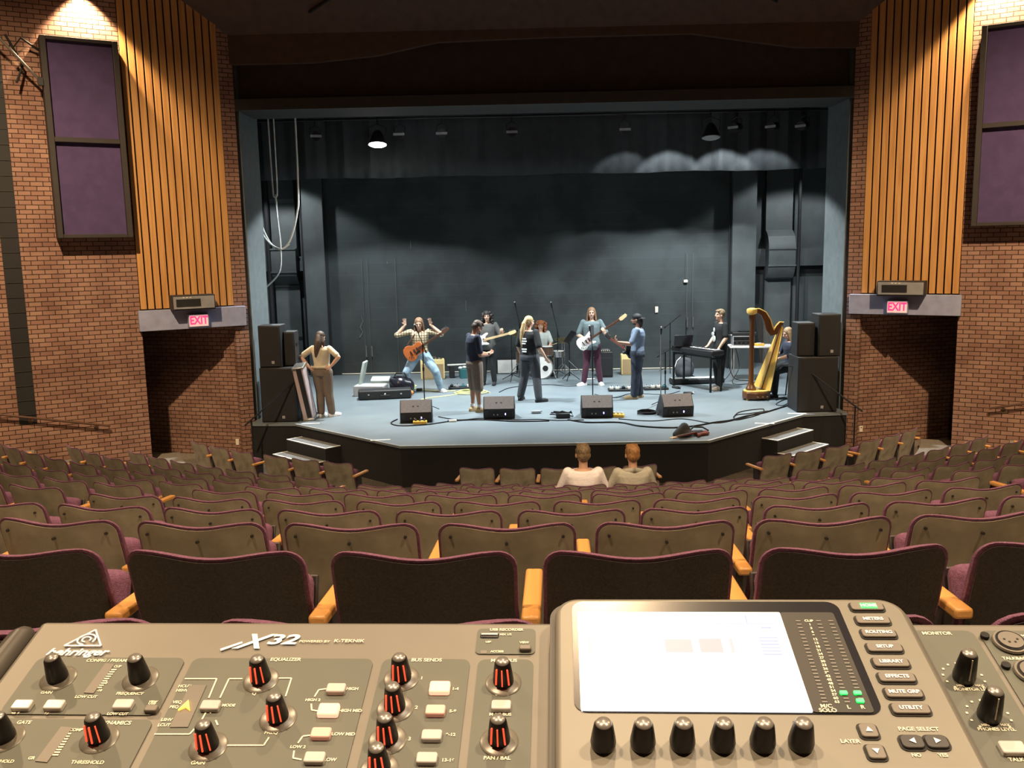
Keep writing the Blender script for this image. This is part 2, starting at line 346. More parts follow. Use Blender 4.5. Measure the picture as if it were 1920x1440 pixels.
# ================================================================== THE ROOM
ALONG = (-0.8548, -0.5189)
def wall_frame(o, p, rz): o.location = (p[0], p[1], 0); o.rotation_euler = (0, 0, rz); return struct(o)
RZL, RZR = atan2(-0.5189, -0.8548), atan2(-0.5189, 0.8548)
for side, sx, rz, fr in (('left', -1, RZL, 1), ('right', 1, RZR, -1)):
    p0 = (sx * 7.3, 16.02); q0 = (sx * 5.75, 16.96)
    def lb(name, m_, s0, s1, z0, z1, f0, f1, o0=p0, parent=None, bevel=0):   # box in wall coordinates; f = distance in front of the wall face
        o = MB().box(((s0 + s1) / 2, fr * (f0 + f1) / 2, (z0 + z1) / 2), (abs(s1 - s0), abs(f1 - f0), z1 - z0)).build(name, m_, parent, bevel=bevel)
        if parent is None: wall_frame(o, o0, rz)
        return o
    lb('wall_' + side, 'brick', 0, 5.0, -1.0, 9.6, -0.4, 0)
    ex = p0[0] + sx * 0.8548 * 5.0; ey = p0[1] - 0.5189 * 5.0
    o = MB().box((0, 0, 0), (0.3, ey + 4.3, 10.6)).build('wall_' + side + '_rear', 'brick'); o.location = (ex + sx * 0.1, (ey - 4) / 2, 4.3); struct(o)
    # brick pier beside the stage opening, timber panel above the exit
    lb('wall_' + side + '_pier', 'brick', -0.09, 0.16, -1.0, 9.6, -0.3, 0, q0)
    lb('wall_' + side + '_upper', 'black', 0.16, 1.83, 2.2, 9.6, -0.3, -0.05, q0)
    sl = MB(); n = 13; w = 1.66 / n
    for i in range(n):
        s = 0.165 + i * w
        sl.box((s + w * 0.42, fr * -0.008, 5.9), (w * 0.80, 0.05, 7.3))
    wall_frame(sl.build('trim_' + ('1' if sx < 0 else '2'), 'slat', bevel=0.004), q0, rz)
    lb('lintel_exit_' + side, 'header', -0.03, 1.86, 1.86, 2.23, -0.55, 0.10, q0, bevel=0.008)
    # corridor behind the exit opening
    c0 = V((sx * 5.80, 16.98)); c1 = V((sx * 10.2, 18.3)); dd = (c1 - c0); ln = dd.length
    o = MB().box((ln / 2, -0.15 * fr, 1.0), (ln, 0.3, 4.0)).build('wall_exit_' + side, 'brick')
    o.location = (c0.x, c0.y, 0); o.rotation_euler = (0, 0, atan2(dd.y, dd.x)); struct(o)
    o = MB().prism([(sx * 5.7, 17.0), (sx * 10.2, 18.4), (sx * 10.6, 15.0), (sx * 7.3, 16.25)], 2.0, 2.2).build('ceiling_exit_' + side, 'black'); struct(o)
    o = MB().box((sx * 10.2, 16.6, 1), (0.2, 3.6, 4)).build('wall_exit_end_' + side, 'brick'); struct(o)
    # framed purple acoustic box
    a0, a1 = (0.06, 1.24) if sx < 0 else (0.15, 1.33)
    e = empty('acoustic_panel', (p0[0], p0[1], 0), rz)
    tag(e, 'tall framed purple panel high on the brick wall at the ' + ('guitarist' if sx < 0 else 'harp') + ' side', 'wall panel', 'purple panels on the brick walls')
    zt, zb, zm = (6.77, 3.52, 5.13) if sx < 0 else (6.70, 3.42, 5.08)
    f = MB()
    for (x0, x1, z0, z1) in ((a0, a0 + 0.09, zb, zt), (a1 - 0.09, a1, zb, zt), (a0 + .09, a1 - .09, zb, zb + 0.06), (a0 + .09, a1 - .09, zt - 0.06, zt), (a0 + .09, a1 - .09, zm - 0.04, zm + 0.04)):
        f.box(((x0 + x1) / 2, fr * 0.17, (z0 + z1) / 2), (x1 - x0, 0.34, z1 - z0))
    f.build('frame', 'panel_frame', e, bevel=0.006)
    for z0, z1 in ((zb + 0.06, zm - 0.04), (zm + 0.04, zt - 0.06)):
        MB().box(((a0 + a1) / 2, fr * 0.12, (z0 + z1) / 2), (a1 - a0 - 0.18, 0.24, z1 - z0)).build('fabric_panel', 'purple_panel', e)
    # black vertical slot with thin cross bars
    if sx < 0:
        o = lb('trim_3', 'black', 1.80, 2.07, 0.38, 9.0, -0.05, 0.006)
        g = MB()
        for k in range(34): g.box((1.935, fr * 0.012, 0.55 + 0.25 * k), (0.27, 0.012, 0.012))
        wall_frame(g.build('trim_4', 'panel_frame'), p0, rz)
    # wall handrail
    e = empty('handrail', (p0[0], p0[1], 0), rz)
    tag(e, 'slim sloping metal handrail on the brick wall ' + ('by the black slot' if sx < 0 else 'at the harpist side'), 'handrail')
    ra, rb = (((0.67, 0.22), (3.4, 0.86)) if sx < 0 else ((0.58, 0.24), (3.3, 0.88)))
    MB().cyl((ra[0], fr * 0.09, ra[1]), (rb[0], fr * 0.09, rb[1]), 0.02).build('rail', 'dark_wood', e)
    for t in (0.08, 0.45, 0.85):
        x = ra[0] + (rb[0] - ra[0]) * t; z = ra[1] + (rb[1] - ra[1]) * t
        MB().tube([(x, 0, z - 0.07), (x, fr * 0.07, z - 0.06), (x, fr * 0.09, z - 0.015)], 0.012).cyl((x, 0, z - 0.07), (x, fr * 0.012, z - 0.07), 0.04).build('bracket', 'dark_wood', e)
    # wall unit above the exit
    s0, s1 = (0.57, 1.32) if sx < 0 else (0.49, 1.29)
    e = empty('wall_unit', (q0[0], q0[1], 0), rz)
    tag(e, 'grey metal wall unit above the exit sign on the ' + ('guitarist' if sx < 0 else 'harp') + ' side', 'wall unit', 'grey units above the exits')
    MB().box(((s0 + s1) / 2, fr * 0.18, 2.35), (s1 - s0, 0.32, 0.27)).build('housing', 'panel_frame', e, bevel=0.01)
    MB().box(((s0 + s1) / 2, fr * 0.345, 2.35), (s1 - s0 - 0.04, 0.02, 0.22)).build('face_plate', 'grey_plastic', e, bevel=0.004)
    xx = (s0 + s1) / 2 + (0.10 if sx < 0 else -0.10)
    MB().box((xx, fr * 0.36, 2.35), (0.42, 0.012, 0.13)).build('dark_window', 'black', e)
    for k in range(3): MB().box((xx + (k - 1) * 0.06 + 0.02, fr * 0.358, 2.445), (0.03, 0.008, 0.015)).build('indicator', 'print', e)
    # exit sign
    e = empty('exit_sign', (q0[0], q0[1], 0), rz)
    tag(e, 'red lettered EXIT sign on the pale lintel at the ' + ('guitarist' if sx < 0 else 'harp') + ' side', 'exit sign', 'exit signs')
    c = 0.86 if sx < 0 else 0.83
    MB().box((c, fr * 0.16, 2.01), (0.36, 0.11, 0.235)).build('housing', 'header', e, bevel=0.008)
    MB().box((c, fr * 0.218, 2.01), (0.33, 0.006, 0.205)).build('face_plate', 'exit_white', e)
    rot = Matrix.Rotation(pi, 3, 'Z') @ Matrix.Rotation(pi / 2, 3, 'X') if sx < 0 else Matrix.Rotation(pi / 2, 3, 'X')
    text_mesh('lettering', 'EXIT', 0.20, 'exit_red', e, (c, fr * 0.224, 2.01), rot, 0.002, bold=0.006, sx=0.78)
    # outlet
    e = tag(MB().box((0, 0, 0), (0.07, 0.012, 0.12)).build('power_outlet', 'print', bevel=0.003), 'small white socket plate on the brick at the ' + ('acoustic guitarist' if sx < 0 else 'harpist') + ' side exit', 'socket')
    t = 0.26; e.location = (c0.x + dd.x / ln * t, c0.y + dd.y / ln * t - 0.01, -0.42 if sx < 0 else -0.38); e.rotation_euler = (0, 0, atan2(dd.y, dd.x))
    MB().cyl((0, -0.008, 0.025), (0, 0.0, 0.025), 0.012).build('socket_hole', 'black', e)
    # jamb of the stage opening
    struct(MB().box((sx * 5.72, 17.72, 3.0), (0.16, 1.15, 7.7)).build('jamb_' + side, 'jamb'))
    struct(MB().box((sx * 7.9, 18.25, 3.8), (3.4, 0.2, 9)).build('wall_stage_front_' + side, 'wing'))
    struct(MB().box((sx * 9.1, 21.4, 3.8), (0.2, 6.4, 9)).build('wall_stage_' + side, 'wing'))

# metal boom on the guitarist-side wall
e = tag(empty('boom_arm', (-7.3, 16.02, 0), RZL), 'long thin metal boom leaning down to the purple panel from the upper brick wall', 'boom arm')
MB().cyl((1.26, 0.32, 6.02), (2.6, 0.75, 7.5), 0.022).build('pole', 'steel', e)
MB().tube([(1.24, 0.16, 6.55), (1.5, 0.3, 6.7), (1.62, 0.2, 6.55), (1.72, 0.34, 6.72), (1.5, 0.2, 6.3), (1.62, 0.3, 6.0)], 0.02).build('cable_bundle', 'black', e)
MB().box((1.28, 0.33, 6.03), (0.08, 0.1, 0.12)).build('clamp', 'black_metal', e)

# proscenium header, ceiling
struct(MB().box((0, 17.60, 5.91), (11.5, 1.05, 0.20)).build('beam_proscenium', mat('beam', (0.03, 0.03, 0.03), 0.9)))
struct(MB().box((0, 17.04, 5.91), (11.4, 0.06, 0.20)).build('beam_fascia', mat('fascia', (0.05, 0.052, 0.05), 0.8)))
struct(MB().box((0, 17.65, 7.5), (11.6, 0.8, 3.0)).build('wall_above_stage', 'pros'))
struct(MB().prism([(-5.8, 6.62), (-4.2, 6.62), (-3.0, 6.72), (-1.9, 6.93), (0, 6.97), (2.7, 6.98), (3.7, 6.83), (4.6, 6.70), (5.8, 6.68), (5.8, 7.3), (-5.8, 7.3)], 16.98, 17.1, lambda x, y, t: V((x, t, y))).build('trim_5', 'ceiling'))
struct(MB().prism([(17.1, 6.98), (15.5, 8.95), (15.2, 9.1), (-4.2, 9.1), (-4.2, 9.3), (15.4, 9.3), (17.3, 7.1)], -12, 12, lambda y, z, t: V((t, y, z))).build('ceiling', 'ceiling', smooth=False))
for sx in (-1, 1):
    struct(MB().bar((sx * 4.15, 16.72, 7.42), (sx * 3.0, 16.30, 7.95), 0.05, 0.03).build('trim_ceiling_slot', 'black'))
    struct(MB().bar((sx * 4.0, 16.66, 7.50), (sx * 2.85, 16.24, 8.03), 0.02, 0.03).build('trim_ceiling_slot', 'black'))
struct(MB().box((0, -4.15, 4.3), (24, 0.3, 10.6)).build('wall_rear', 'brick'))

# raked house floor: stepped rings about the stage
OY = 19.7
YK = {-1: 1.26, 0: 2.30, 1: 3.15, 2: 4.05, 3: 5.0, 4: 5.96, 5: 6.92, 6: 7.88, 7: 8.84, 8: 9.80, 9: 10.76, 10: 12.2}
TOP = {-1: 2.668, 0: 2.41, 1: 2.22, 2: 2.0, 3: 1.77, 4: 1.54, 5: 1.30, 6: 1.05, 7: .81, 8: .57, 9: .33, 10: .17}
SH = 0.88
fl = MB(); NS = 60; A0, A1 = -R(68), R(68)
edges = [(3.0, -0.70)]
prof = []
for k in range(10, -2, -1):
    zf = TOP[k] - SH; r0 = 3.0 if k == 10 else OY - YK[k + 1] + 0.16; r1 = OY - YK[k] + 0.16
    prof += [(r0, zf), (r1, zf)]
prof += [(OY - YK[-1] + 0.16, 1.84), (24.2, 1.84)]
for j in range(NS + 1):
    a = A0 + (A1 - A0) * j / NS
    for r, z in prof: fl.v.append((r * sin(a), OY - r * cos(a), z))
P_ = len(prof)
fl.f = [(j * P_ + i, j * P_ + i + 1, (j + 1) * P_ + i + 1, (j + 1) * P_ + i) for j in range(NS) for i in range(P_ - 1)]
struct(fl.build('floor', 'carpet', smooth=False))
struct(MB().box((0, 10, -0.80), (24, 28, 0.18)).build('ground_slab', 'carpet'))

# the stage
SP = [(-2.52, 14.5), (2.58, 14.5), (4.80, 16.62), (5.66, 16.72), (5.66, 18.2), (9.0, 18.2), (9.0, 24.5), (-9.0, 24.5), (-9.0, 18.2), (-5.66, 18.2), (-5.66, 16.68), (-4.78, 16.6)]
struct(MB().prism(SP, -0.04, 0.0).build('stage_floor', 'stage_floor', smooth=False))
struct(MB().prism([(x * 0.998, y + 0.02 if y < 17 else y) for x, y in SP], -0.72, -0.04).build('stage_apron_wall', 'apron', smooth=False))
tp = MB(); E_ = SP[11:] + SP[0:3]
def strip(mb, p, q, w, z=0.003):
    p, q = V(p), V(q); d = (q - p).normalized(); n_ = V((-d.y, d.x)) * w
    mb.prism([tuple(p), tuple(q), tuple(q + n_), tuple(p + n_)], z - 0.002, z)
strip(tp, SP[11], SP[0], 0.012); strip(tp, SP[0], SP[1], 0.022); strip(tp, SP[1], SP[2], 0.035)
struct(tp.build('trim_stage_edge', 'tape', smooth=False))
for i, (x, y, a) in enumerate(((-4.50, 16.62, 0.1), (-2.93, 15.02, 0.2), (3.86, 15.85, -0.2), (4.72, 16.75, -0.1))):
    o = MB().box((0, 0, 0.002), (0.34, 0.06, 0.003)).build('floor_tape_mark', 'tape'); o.location = (x, y, 0); o.rotation_euler = (0, 0, a); struct(o)
struct(MB().box((-0.28, 23.4, 4.0), (10.4, 0.2, 8.0)).build('wall_back', 'stage_wall'))
struct(MB().box((-5.72, 23.3, 4.0), (0.52, 0.5, 8.0)).build('pillar_left', 'wing'))
struct(MB().box((5.22, 23.3, 4.0), (0.60, 0.5, 8.0)).build('pillar_right', 'wing'))
struct(MB().box((0, 24.35, 4.0), (18.2, 0.3, 8.0)).build('wall_wing_back', 'wing'))
struct(MB().box((0, 21.2, 8.0), (18.4, 6.6, 0.2)).build('ceiling_stage', 'black'))
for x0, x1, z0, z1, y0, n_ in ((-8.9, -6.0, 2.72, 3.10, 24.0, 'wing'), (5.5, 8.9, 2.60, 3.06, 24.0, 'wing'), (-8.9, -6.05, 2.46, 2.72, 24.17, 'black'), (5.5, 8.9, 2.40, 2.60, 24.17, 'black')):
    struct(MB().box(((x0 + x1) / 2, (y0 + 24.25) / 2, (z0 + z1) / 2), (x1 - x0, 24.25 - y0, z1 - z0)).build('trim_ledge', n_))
for x, r_, y in ((-6.12, 0.075, 23.75), (-7.10, 0.07, 23.85), (6.80, 0.045, 23.7), (-5.44, 0.035, 23.2), (4.88, 0.02, 23.2)):
    o = MB().cyl((x, y, 0.0), (x, y, 7.8), r_).build('wall_pipe', 'black'); tag(o, {(-6.12): 'thick black pipe rising beside the pillar past the mixing speakers', (-7.10): 'black pipe rising behind the hanging cable loop', 6.80: 'thin black pipe rising beside the bulging duct', (-5.44): 'thin black pipe at the pillar edge behind the hands-on-hips woman', 4.88: 'thin conduit in the corner behind the keyboard player'}[x], 'pipe')
# ducts
def duct(name, x0, x1, prof_, label, seams):
    e = tag(empty(name, ((x0 + x1) / 2, 24.18, 0)), label, 'duct')
    MB().prism(prof_, -(x1 - x0) / 2, (x1 - x0) / 2, lambda y, z, t: V((t, y, z))).build('casing', 'duct', e, ang=25)
    for z, y in seams: MB().box((0, y - 0.012, z), (x1 - x0 + 0.03, 0.03, 0.035)).build('flange', 'steel' if False else 'duct', e)
duct('air_duct', -7.03, -6.38, [(0, 0), (0, 7.5), (-0.28, 7.5), (-0.28, 4.6), (-0.22, 4.5), (-0.22, 3.33), (-0.40, 3.28), (-0.40, 2.70), (-0.38, 2.60), (-0.27, 2.48), (-0.12, 2.36), (-0.12, 0)], 'grey duct boxed in sections behind the hanging white cables', ((3.30, -0.40), (2.70, -0.40), (2.32, -0.14), (0.98, -0.14)))
duct('air_duct', 6.02, 6.72, [(0, 0), (0, 7.5), (-0.16, 7.5), (-0.16, 3.55), (-0.26, 3.50), (-0.42, 3.38), (-0.5, 3.2), (-0.52, 3.05), (-0.52, 2.62), (-0.46, 2.45), (-0.32, 2.30), (-0.14, 2.25), (-0.14, 0)], 'grey duct with a rounded bulge high behind the harp', ((3.06, -0.52), (2.62, -0.52)))
struct(MB().box((-0.6, 23.285, 0.03), (9.2, 0.02, 0.022)).build('baseboard_back', 'print'))
# door pulls and plates on the stage back wall
for x, z, h in ((-4.53, 0.62, 0.30), (-4.38, 0.62, 0.28), (3.83, 1.22, 0.26), (3.98, 1.22, 0.26)):
    e = tag(MB().cyl((0, 0, -h / 2), (0, 0, h / 2), 0.018).build('door_pull', 'steel'), 'pale vertical pull handle on the black back wall ' + {-4.53: 'beside the loose chain', -4.38: 'next to the chained one', 3.83: 'over the laptop, guitarist side', 3.98: 'over the laptop, harpist side'}[x], 'door handle', 'pull handles on the back wall')
    e.location = (x, 23.24, z)
    MB().cyl((0, 0, h / 2 - 0.02), (0, 0.06, h / 2 - 0.02), 0.01).cyl((0, 0, -h / 2 + 0.02), (0, 0.06, -h / 2 + 0.02), 0.01).build('mount', 'steel', e)
tag(MB().tube([(-4.62, 23.25, 1.55), (-4.60, 23.25, 1.40), (-4.66, 23.25, 1.25), (-4.61, 23.25, 1.12), (-4.69, 23.25, 0.98)], 0.014).build('chain', 'steel'), 'short pale chain hanging above the door pull on the back wall', 'chain')
for x in (-4.56, -4.42, 3.82, 3.97, -3.7): struct(MB().box((x, 23.29, 1.5), (0.012, 0.02, 3.0)).build('door_seam', 'duct'))
o = tag(MB().box((0, 0, 0), (0.10, 0.08, 0.07)).build('junction_box', 'print', bevel=0.01), 'small white junction box high on the back wall above the keyboard', 'junction box'); o.location = (3.78, 23.25, 2.28)
MB().cyl((0, 0.0, 0.03), (0, 0.0, 0.75), 0.008).build('conduit', 'duct', o)
o = tag(MB().box((0, 0, 0), (0.08, 0.03, 0.16)).build('switch_plate', 'print', bevel=0.01), 'small white switch plate on back wall above the capped guitarist', 'switch'); o.location = (3.04, 23.27, 1.56)
for x, z, h in ((-3.28, 3.35, 0.2), (-1.90, 1.75, 0.28), (-3.9, 2.9, 0.06)):
    struct(MB().box((x, 23.295, z), (0.02, 0.012, h)).build('wall_scuff', 'duct'))
# valance curtain
vs = MB(); N = 190; x0, x1 = -6.9, 6.9
rows_ = [(7.9, 1.0), (6.0, 1.0), (5.2, 1.0), (4.83, 1.0)]
for z, am in rows_:
    for i in range(N + 1):
        x = x0 + (x1 - x0) * i / N
        y = 20.6 + 0.05 * sin(x * 8.7 + 1.3 * sin(x * 1.7)) + 0.025 * sin(x * 21 + 2)
        zz = z + (0.012 * sin(x * 2.3) if z < 5 else 0)
        vs.v.append((x, y, zz))
for j in range(len(rows_) - 1):
    for i in range(N): vs.f.append((j * (N + 1) + i, j * (N + 1) + i + 1, (j + 1) * (N + 1) + i + 1, (j + 1) * (N + 1) + i))
o = vs.build('valance_curtain', 'velvet'); o.modifiers.new('thick', 'SOLIDIFY').thickness = 0.012
tag(o, 'black pleated valance curtain hung across the top of the stage', 'curtain')
# work lights
def scoop(x, y, z, lab, lit=True):
    e = tag(empty('work_light', (x, y, z)), lab, 'stage light', 'lights above the stage')
    MB().lathe([(0.05, 0.30), (0.09, 0.26), (0.13, 0.16), (0.19, 0.02), (0.20, 0.0), (0.185, 0.0), (0.175, 0.02)], 20).build('reflector', 'black_metal', e)
    MB().lathe([(0.001, 0.01), (0.182, 0.01), (0.186, -0.006), (0.14, -0.028), (0.001, -0.040)], 20).build('lens', 'lamp' if lit else 'dim_lens', e)
    e.rotation_euler = (R(-10), 0, 0)
    MB().tube([(0.17, 0, 0.16), (0.20, 0, 0.36), (0, 0, 0.44), (-0.20, 0, 0.36), (-0.17, 0, 0.16)], 0.012).cyl((0, 0, 0.42), (0, 0.02, 2.5), 0.013).build('yoke', 'black_metal', e)
scoop(-3.45, 19.5, 5.43, 'lit round work light glowing above the guitarist')
scoop(3.60, 19.5, 5.43, 'round work light hanging in front of the bright curtain folds', False)
e = tag(empty('lighting_batten', (0, 19.95, 6.02)), 'long black pipe batten carrying stage lights over the stage', 'lighting batten')
MB().cyl((-6.8, 0, 0), (6.8, 0, 0), 0.024).build('pipe', 'black_metal', e)
for x in (-5, 0, 5): MB().cyl((x, 0, 0), (x, 0, 1.86), 0.006).build('suspension_cable', 'black_metal', e)
LN = ['first', 'second', 'third', 'fourth', 'fifth', 'sixth', 'seventh', 'eighth', 'ninth', 'tenth', 'eleventh', 'twelfth']
fx = [(-4.86, 0.3), (-3.03, 0.0), (-2.11, 0.0), (-0.6, 0.0), (1.82, 0.0), (4.24, -0.7), (5.04, -0.7), (5.68, -0.7)]
can0 = None
for i, (x, a) in enumerate(fx):
    if can0 is None:
        can0 = e = empty('stage_spotlight', (0, 0, 0))
        MB().cyl((0, 0.12, 0), (0, -0.16, -0.03), 0.085, 0.10, 16).build('body', 'black_metal', e)
        MB().box((0, -0.17, -0.03), (0.24, 0.02, 0.05)).build('gel_frame', 'grey_plastic', e)
        MB().tube([(-0.11, 0, 0), (-0.12, 0, 0.14), (0, 0, 0.2), (0.12, 0, 0.14), (0.11, 0, 0)], 0.01).cyl((0, 0, 0.19), (0, 0, 0.30), 0.012).build('yoke', 'black_metal', e)
        c = can0
    else: c = copy_tree(can0)
    c.location = (x, 19.95, 5.70); c.rotation_euler = (0, 0, a)
    tag(c, 'unlit black spotlight on the batten, ' + LN[i] + ' of eight from the hanging cables', 'stage light', 'unlit spotlights on the batten')
# hanging cables in the wing
def loop(name, pts, r_, m_, lab):
    P = [V(p) for p in pts]; out = []
    for i in range(len(P) - 1):
        a, b, c, d = P[max(i - 1, 0)], P[i], P[i + 1], P[min(i + 2, len(P) - 1)]
        for k in range(6):
            t = k / 6
            out.append(0.5 * ((2 * b) + (c - a) * t + (2 * a - 5 * b + 4 * c - d) * t * t + (3 * b - a - 3 * c + d) * t ** 3))
    out.append(P[-1])
    o = MB().tube(out, r_, 6).build(name, m_)
    if lab: tag(o, lab, 'cable')
    return o
loop('hanging_cable', [(-6.12, 19, 7.9), (-6.05, 19, 4.36), (-5.96, 19, 3.9), (-5.80, 19, 3.5), (-5.52, 19, 3.28), (-5.30, 19, 3.45), (-5.12, 19, 4.0), (-5.06, 19, 4.67), (-5.04, 19, 7.9)], 0.020, 'white_cable', 'outer pale cable sagging in a U beside the stage opening')
loop('hanging_cable', [(-6.02, 19.05, 7.9), (-5.99, 19.05, 4.36), (-5.90, 19.05, 3.85), (-5.72, 19.05, 3.42), (-5.50, 19.05, 3.29), (-5.33, 19.05, 3.38)], 0.014, 'white_cable', 'inner pale cable nested inside the U-shaped cable loop')
loop('hanging_cable', [(-5.62, 19, 7.9), (-5.60, 19, 4.7), (-5.55, 19, 4.35), (-5.53, 19, 3.9), (-5.50, 19, 3.31), (-5.56, 19, 2.8), (-5.9, 19, 2.45)], 0.018, 'white_cable', 'straight pale cable dropping through the middle of the U loop')
loop('hanging_cable', [(-5.50, 19, 7.9), (-5.50, 19, 4.7), (-5.54, 19, 4.4), (-5.53, 19, 4.2)], 0.016, 'white_cable', 'short pale cable tied to the straight one at the top')
loop('hanging_cable', [(-6.3, 19.1, 7.9), (-6.14, 19.1, 3.9), (-6.02, 19.1, 3.5), (-6.1, 19.1, 2.9), (-6.25, 19.1, 2.3)], 0.012, 'black_metal', 'dark cable hanging against the grey jamb behind the pale ones')
# steps
ed = V((-0.725, 0.688)); on = V((-0.688, -0.725))
for sx in (-1, 1):
    e = tag(empty('stage_steps', (sx * 3.75, 15.66, 0), 0), 'black two-step stair with white edging by the ' + ('hands-on-hips woman' if sx < 0 else 'harp'), 'steps', 'steps up to the stage')
    def sp_(a, b): w_ = ed * a + on * b; return (w_.x if sx < 0 else -w_.x, w_.y)
    for k, (z, b0, b1) in enumerate(((-0.225, 0.0, 0.33), (-0.45, 0.28, 0.64))):
        a0, a1 = 0.0, 1.25
        q = [sp_(a0, b0), sp_(a1, b0), sp_(a1, b1), sp_(a0, b1)]
        MB().prism(q, -0.70, z - 0.012).build('riser_box', 'apron', e, smooth=False)
        MB().prism(q, z - 0.012, z).build('tread', 'tread', e, smooth=False)
        t = MB(); w = 0.035
        for (aa, bb, cc, dd_) in ((a0, a1, b1 - w, b1), (a0, a0 + w, b0, b1 - w), (a1 - w, a1, b0, b1 - w)):
            t.prism([sp_(aa, cc), sp_(bb, cc), sp_(bb, dd_), sp_(aa, dd_)], z, z + 0.003)
        t.build('white_edging', 'tape', e, smooth=False)
# stair handrails
for sx in (-1, 1):
    pts = [(sx * 5.62, 16.2, 0.06), (sx * 4.72, 16.88, 0.86), (sx * 4.58, 17.5, 0.84)] if sx < 0 else [(5.78, 16.3, 0.10), (4.86, 16.95, 0.86), (4.62, 17.4, 0.84), (4.58, 17.5, 0.76)]
    e = tag(empty('stair_handrail', (0, 0, 0)), 'thin black metal handrail of the steps by the ' + ('leaning case' if sx < 0 else 'harp'), 'handrail', 'handrails of the stage steps')
    MB().tube(pts, 0.017, 8).build('rail', 'steel' if False else 'black_metal', e)
    a = V(pts[1]); MB().cyl(a, (a.x, a.y - 0.0, 0.0), 0.015).build('post', 'black_metal', e)
    b = V(pts[0]).lerp(V(pts[1]), 0.12); MB().cyl(b, (b.x, b.y, -0.70), 0.015).build('post', 'black_metal', e)

# ================================================================== SEATS
def slab(halfw, z0, z1, fy, thick, sag, NU=16, NV=14, rc=0.06, off=0.0, ext=0.0):
    """curved upholstered slab: fy(v) gives the rake, sides curl forward; returns MB"""
    mb = MB(); vs = []
    hw = halfw + ext
    for side in (0, 1):
        for j in range(NV + 1):
            v = j / NV
            v_ = 1 - (1 - v) ** 2.2
            for i in range(NU + 1):
                u = -1 + 2 * i / NU
                us = math.copysign(abs(u) ** 0.85, u)
                ztop = z1 + ext - sag * 0.5 * (1 + cos(pi * us))
                z = z0 + (ztop - z0) * v_
                dz = ztop - z; w = hw
                if dz < rc: w = hw - rc + sqrt(max(0, rc * rc - (rc - dz) ** 2))
                x = w * us
                y = fy((z - z0) / (z1 - z0)) + 0.030 * (x / hw) ** 2 + off + (thick * (1 - 0.60 * v_ ** 4) * (1 - 0.5 * abs(us) ** 6) if side else 0)
                vs.append((x, y, z))
    n = (NU + 1) * (NV + 1); fs = []
    g = lambda s_, j, i: s_ * n + j * (NU + 1) + i
    for j in range(NV):
        for i in range(NU):
            fs.append((g(0, j, i), g(0, j, i + 1), g(0, j + 1, i + 1), g(0, j + 1, i)))
            fs.append((g(1, j, i), g(1, j + 1, i), g(1, j + 1, i + 1), g(1, j, i + 1)))
    for i in range(NU):
        fs.append((g(0, 0, i), g(1, 0, i), g(1, 0, i + 1), g(0, 0, i + 1)))
        fs.append((g(0, NV, i), g(0, NV, i + 1), g(1, NV, i + 1), g(1, NV, i)))
    for j in range(NV):
        fs.append((g(0, j, 0), g(0, j + 1, 0), g(1, j + 1, 0), g(1, j, 0)))
        fs.append((g(0, j, NU), g(1, j, NU), g(1, j + 1, NU), g(0, j + 1, NU)))
    return mb.add(vs, fs)
rake = lambda t: 0.13 * (1 - t) - 0.055
def make_seat(bolts=True, shell='seat_shell'):
    e = empty('auditorium_seat', (0, 0, 0))
    o = slab(0.243, 0.36, SH - 0.012, rake, 0.008, 0.020, rc=0.045).build('back_shell', shell, e, ang=50)
    o = slab(0.243, 0.40, SH - 0.012, rake, 0.040, 0.020, rc=0.052, off=0.006, ext=0.010).build('back_cushion', 'seat_purple', e, ang=60, bevel=0.006, seg=2)
    # folded-up seat
    a = R(74); c = V((0, 0.10, 0.42)); d = V((0, cos(a), sin(a))); nrm = V((0, -sin(a), cos(a)))
    mt = Matrix((V((1, 0, 0)), d, nrm)).transposed()
    MB().box(c + d * 0.165 + nrm * 0.0, (0.42, 0.33, 0.08), mt).build('seat_cushion', 'seat_purple', e, bevel=0.035, seg=3)
    MB().box(c + d * 0.16 - nrm * 0.050, (0.42, 0.32, 0.016), mt).build('seat_pan', 'seat_metal', e, bevel=0.006)
    for sx in (-1, 0, 1):
        y_, z_ = rake(0.93) + 0.030 * (0.7 if sx else 0), SH - 0.055 - (0.02 if sx == 0 else 0)
        if bolts: MB().cyl((sx * 0.205, y_ - 0.005, z_), (sx * 0.205, y_ + 0.01, z_), 0.006, n=8).build('shell_bolt', 'seat_metal', e)
    arm(e, 0.2875); return e
def arm(e, x):
    MB().box((x, 0.145, 0.685), (0.052, 0.37, 0.030)).build('armrest', 'arm_wood', e, bevel=0.008, seg=2)
    m_ = MB().box((x, 0.10, 0.34), (0.028, 0.11, 0.66)).box((x, 0.12, 0.01), (0.05, 0.22, 0.02)); m_.build('seat_bracket', 'seat_metal', e, bevel=0.004)
seat0 = make_seat()
seat_end = copy_tree(seat0); arm(seat_end, -0.2875)
seat1 = make_seat(False)
seat1_end = copy_tree(seat1); arm(seat1_end, -0.2875)
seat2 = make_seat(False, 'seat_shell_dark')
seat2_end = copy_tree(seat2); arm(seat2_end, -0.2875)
PROTO = (seat0, seat_end, seat1, seat1_end, seat2, seat2_end)
used = {i: False for i in range(6)}
PITCHW = 0.575
OFFB = {-1: 0.14, 0: 0.09, 1: 0.30, 2: 0.01, 3: 0.21, 4: -0.07, 5: 0.0, 6: 0.20, 7: 0.02, 8: -0.10, 9: 0.085, 10: 0.285}
LIMC = {-1: 1.9, 0: 2.4, 1: 2.9, 2: 3.5, 3: 3.35, 4: 3.05, 5: 2.9, 6: 2.65, 7: 2.45, 8: 2.25, 9: 1.75, 10: 1.5}
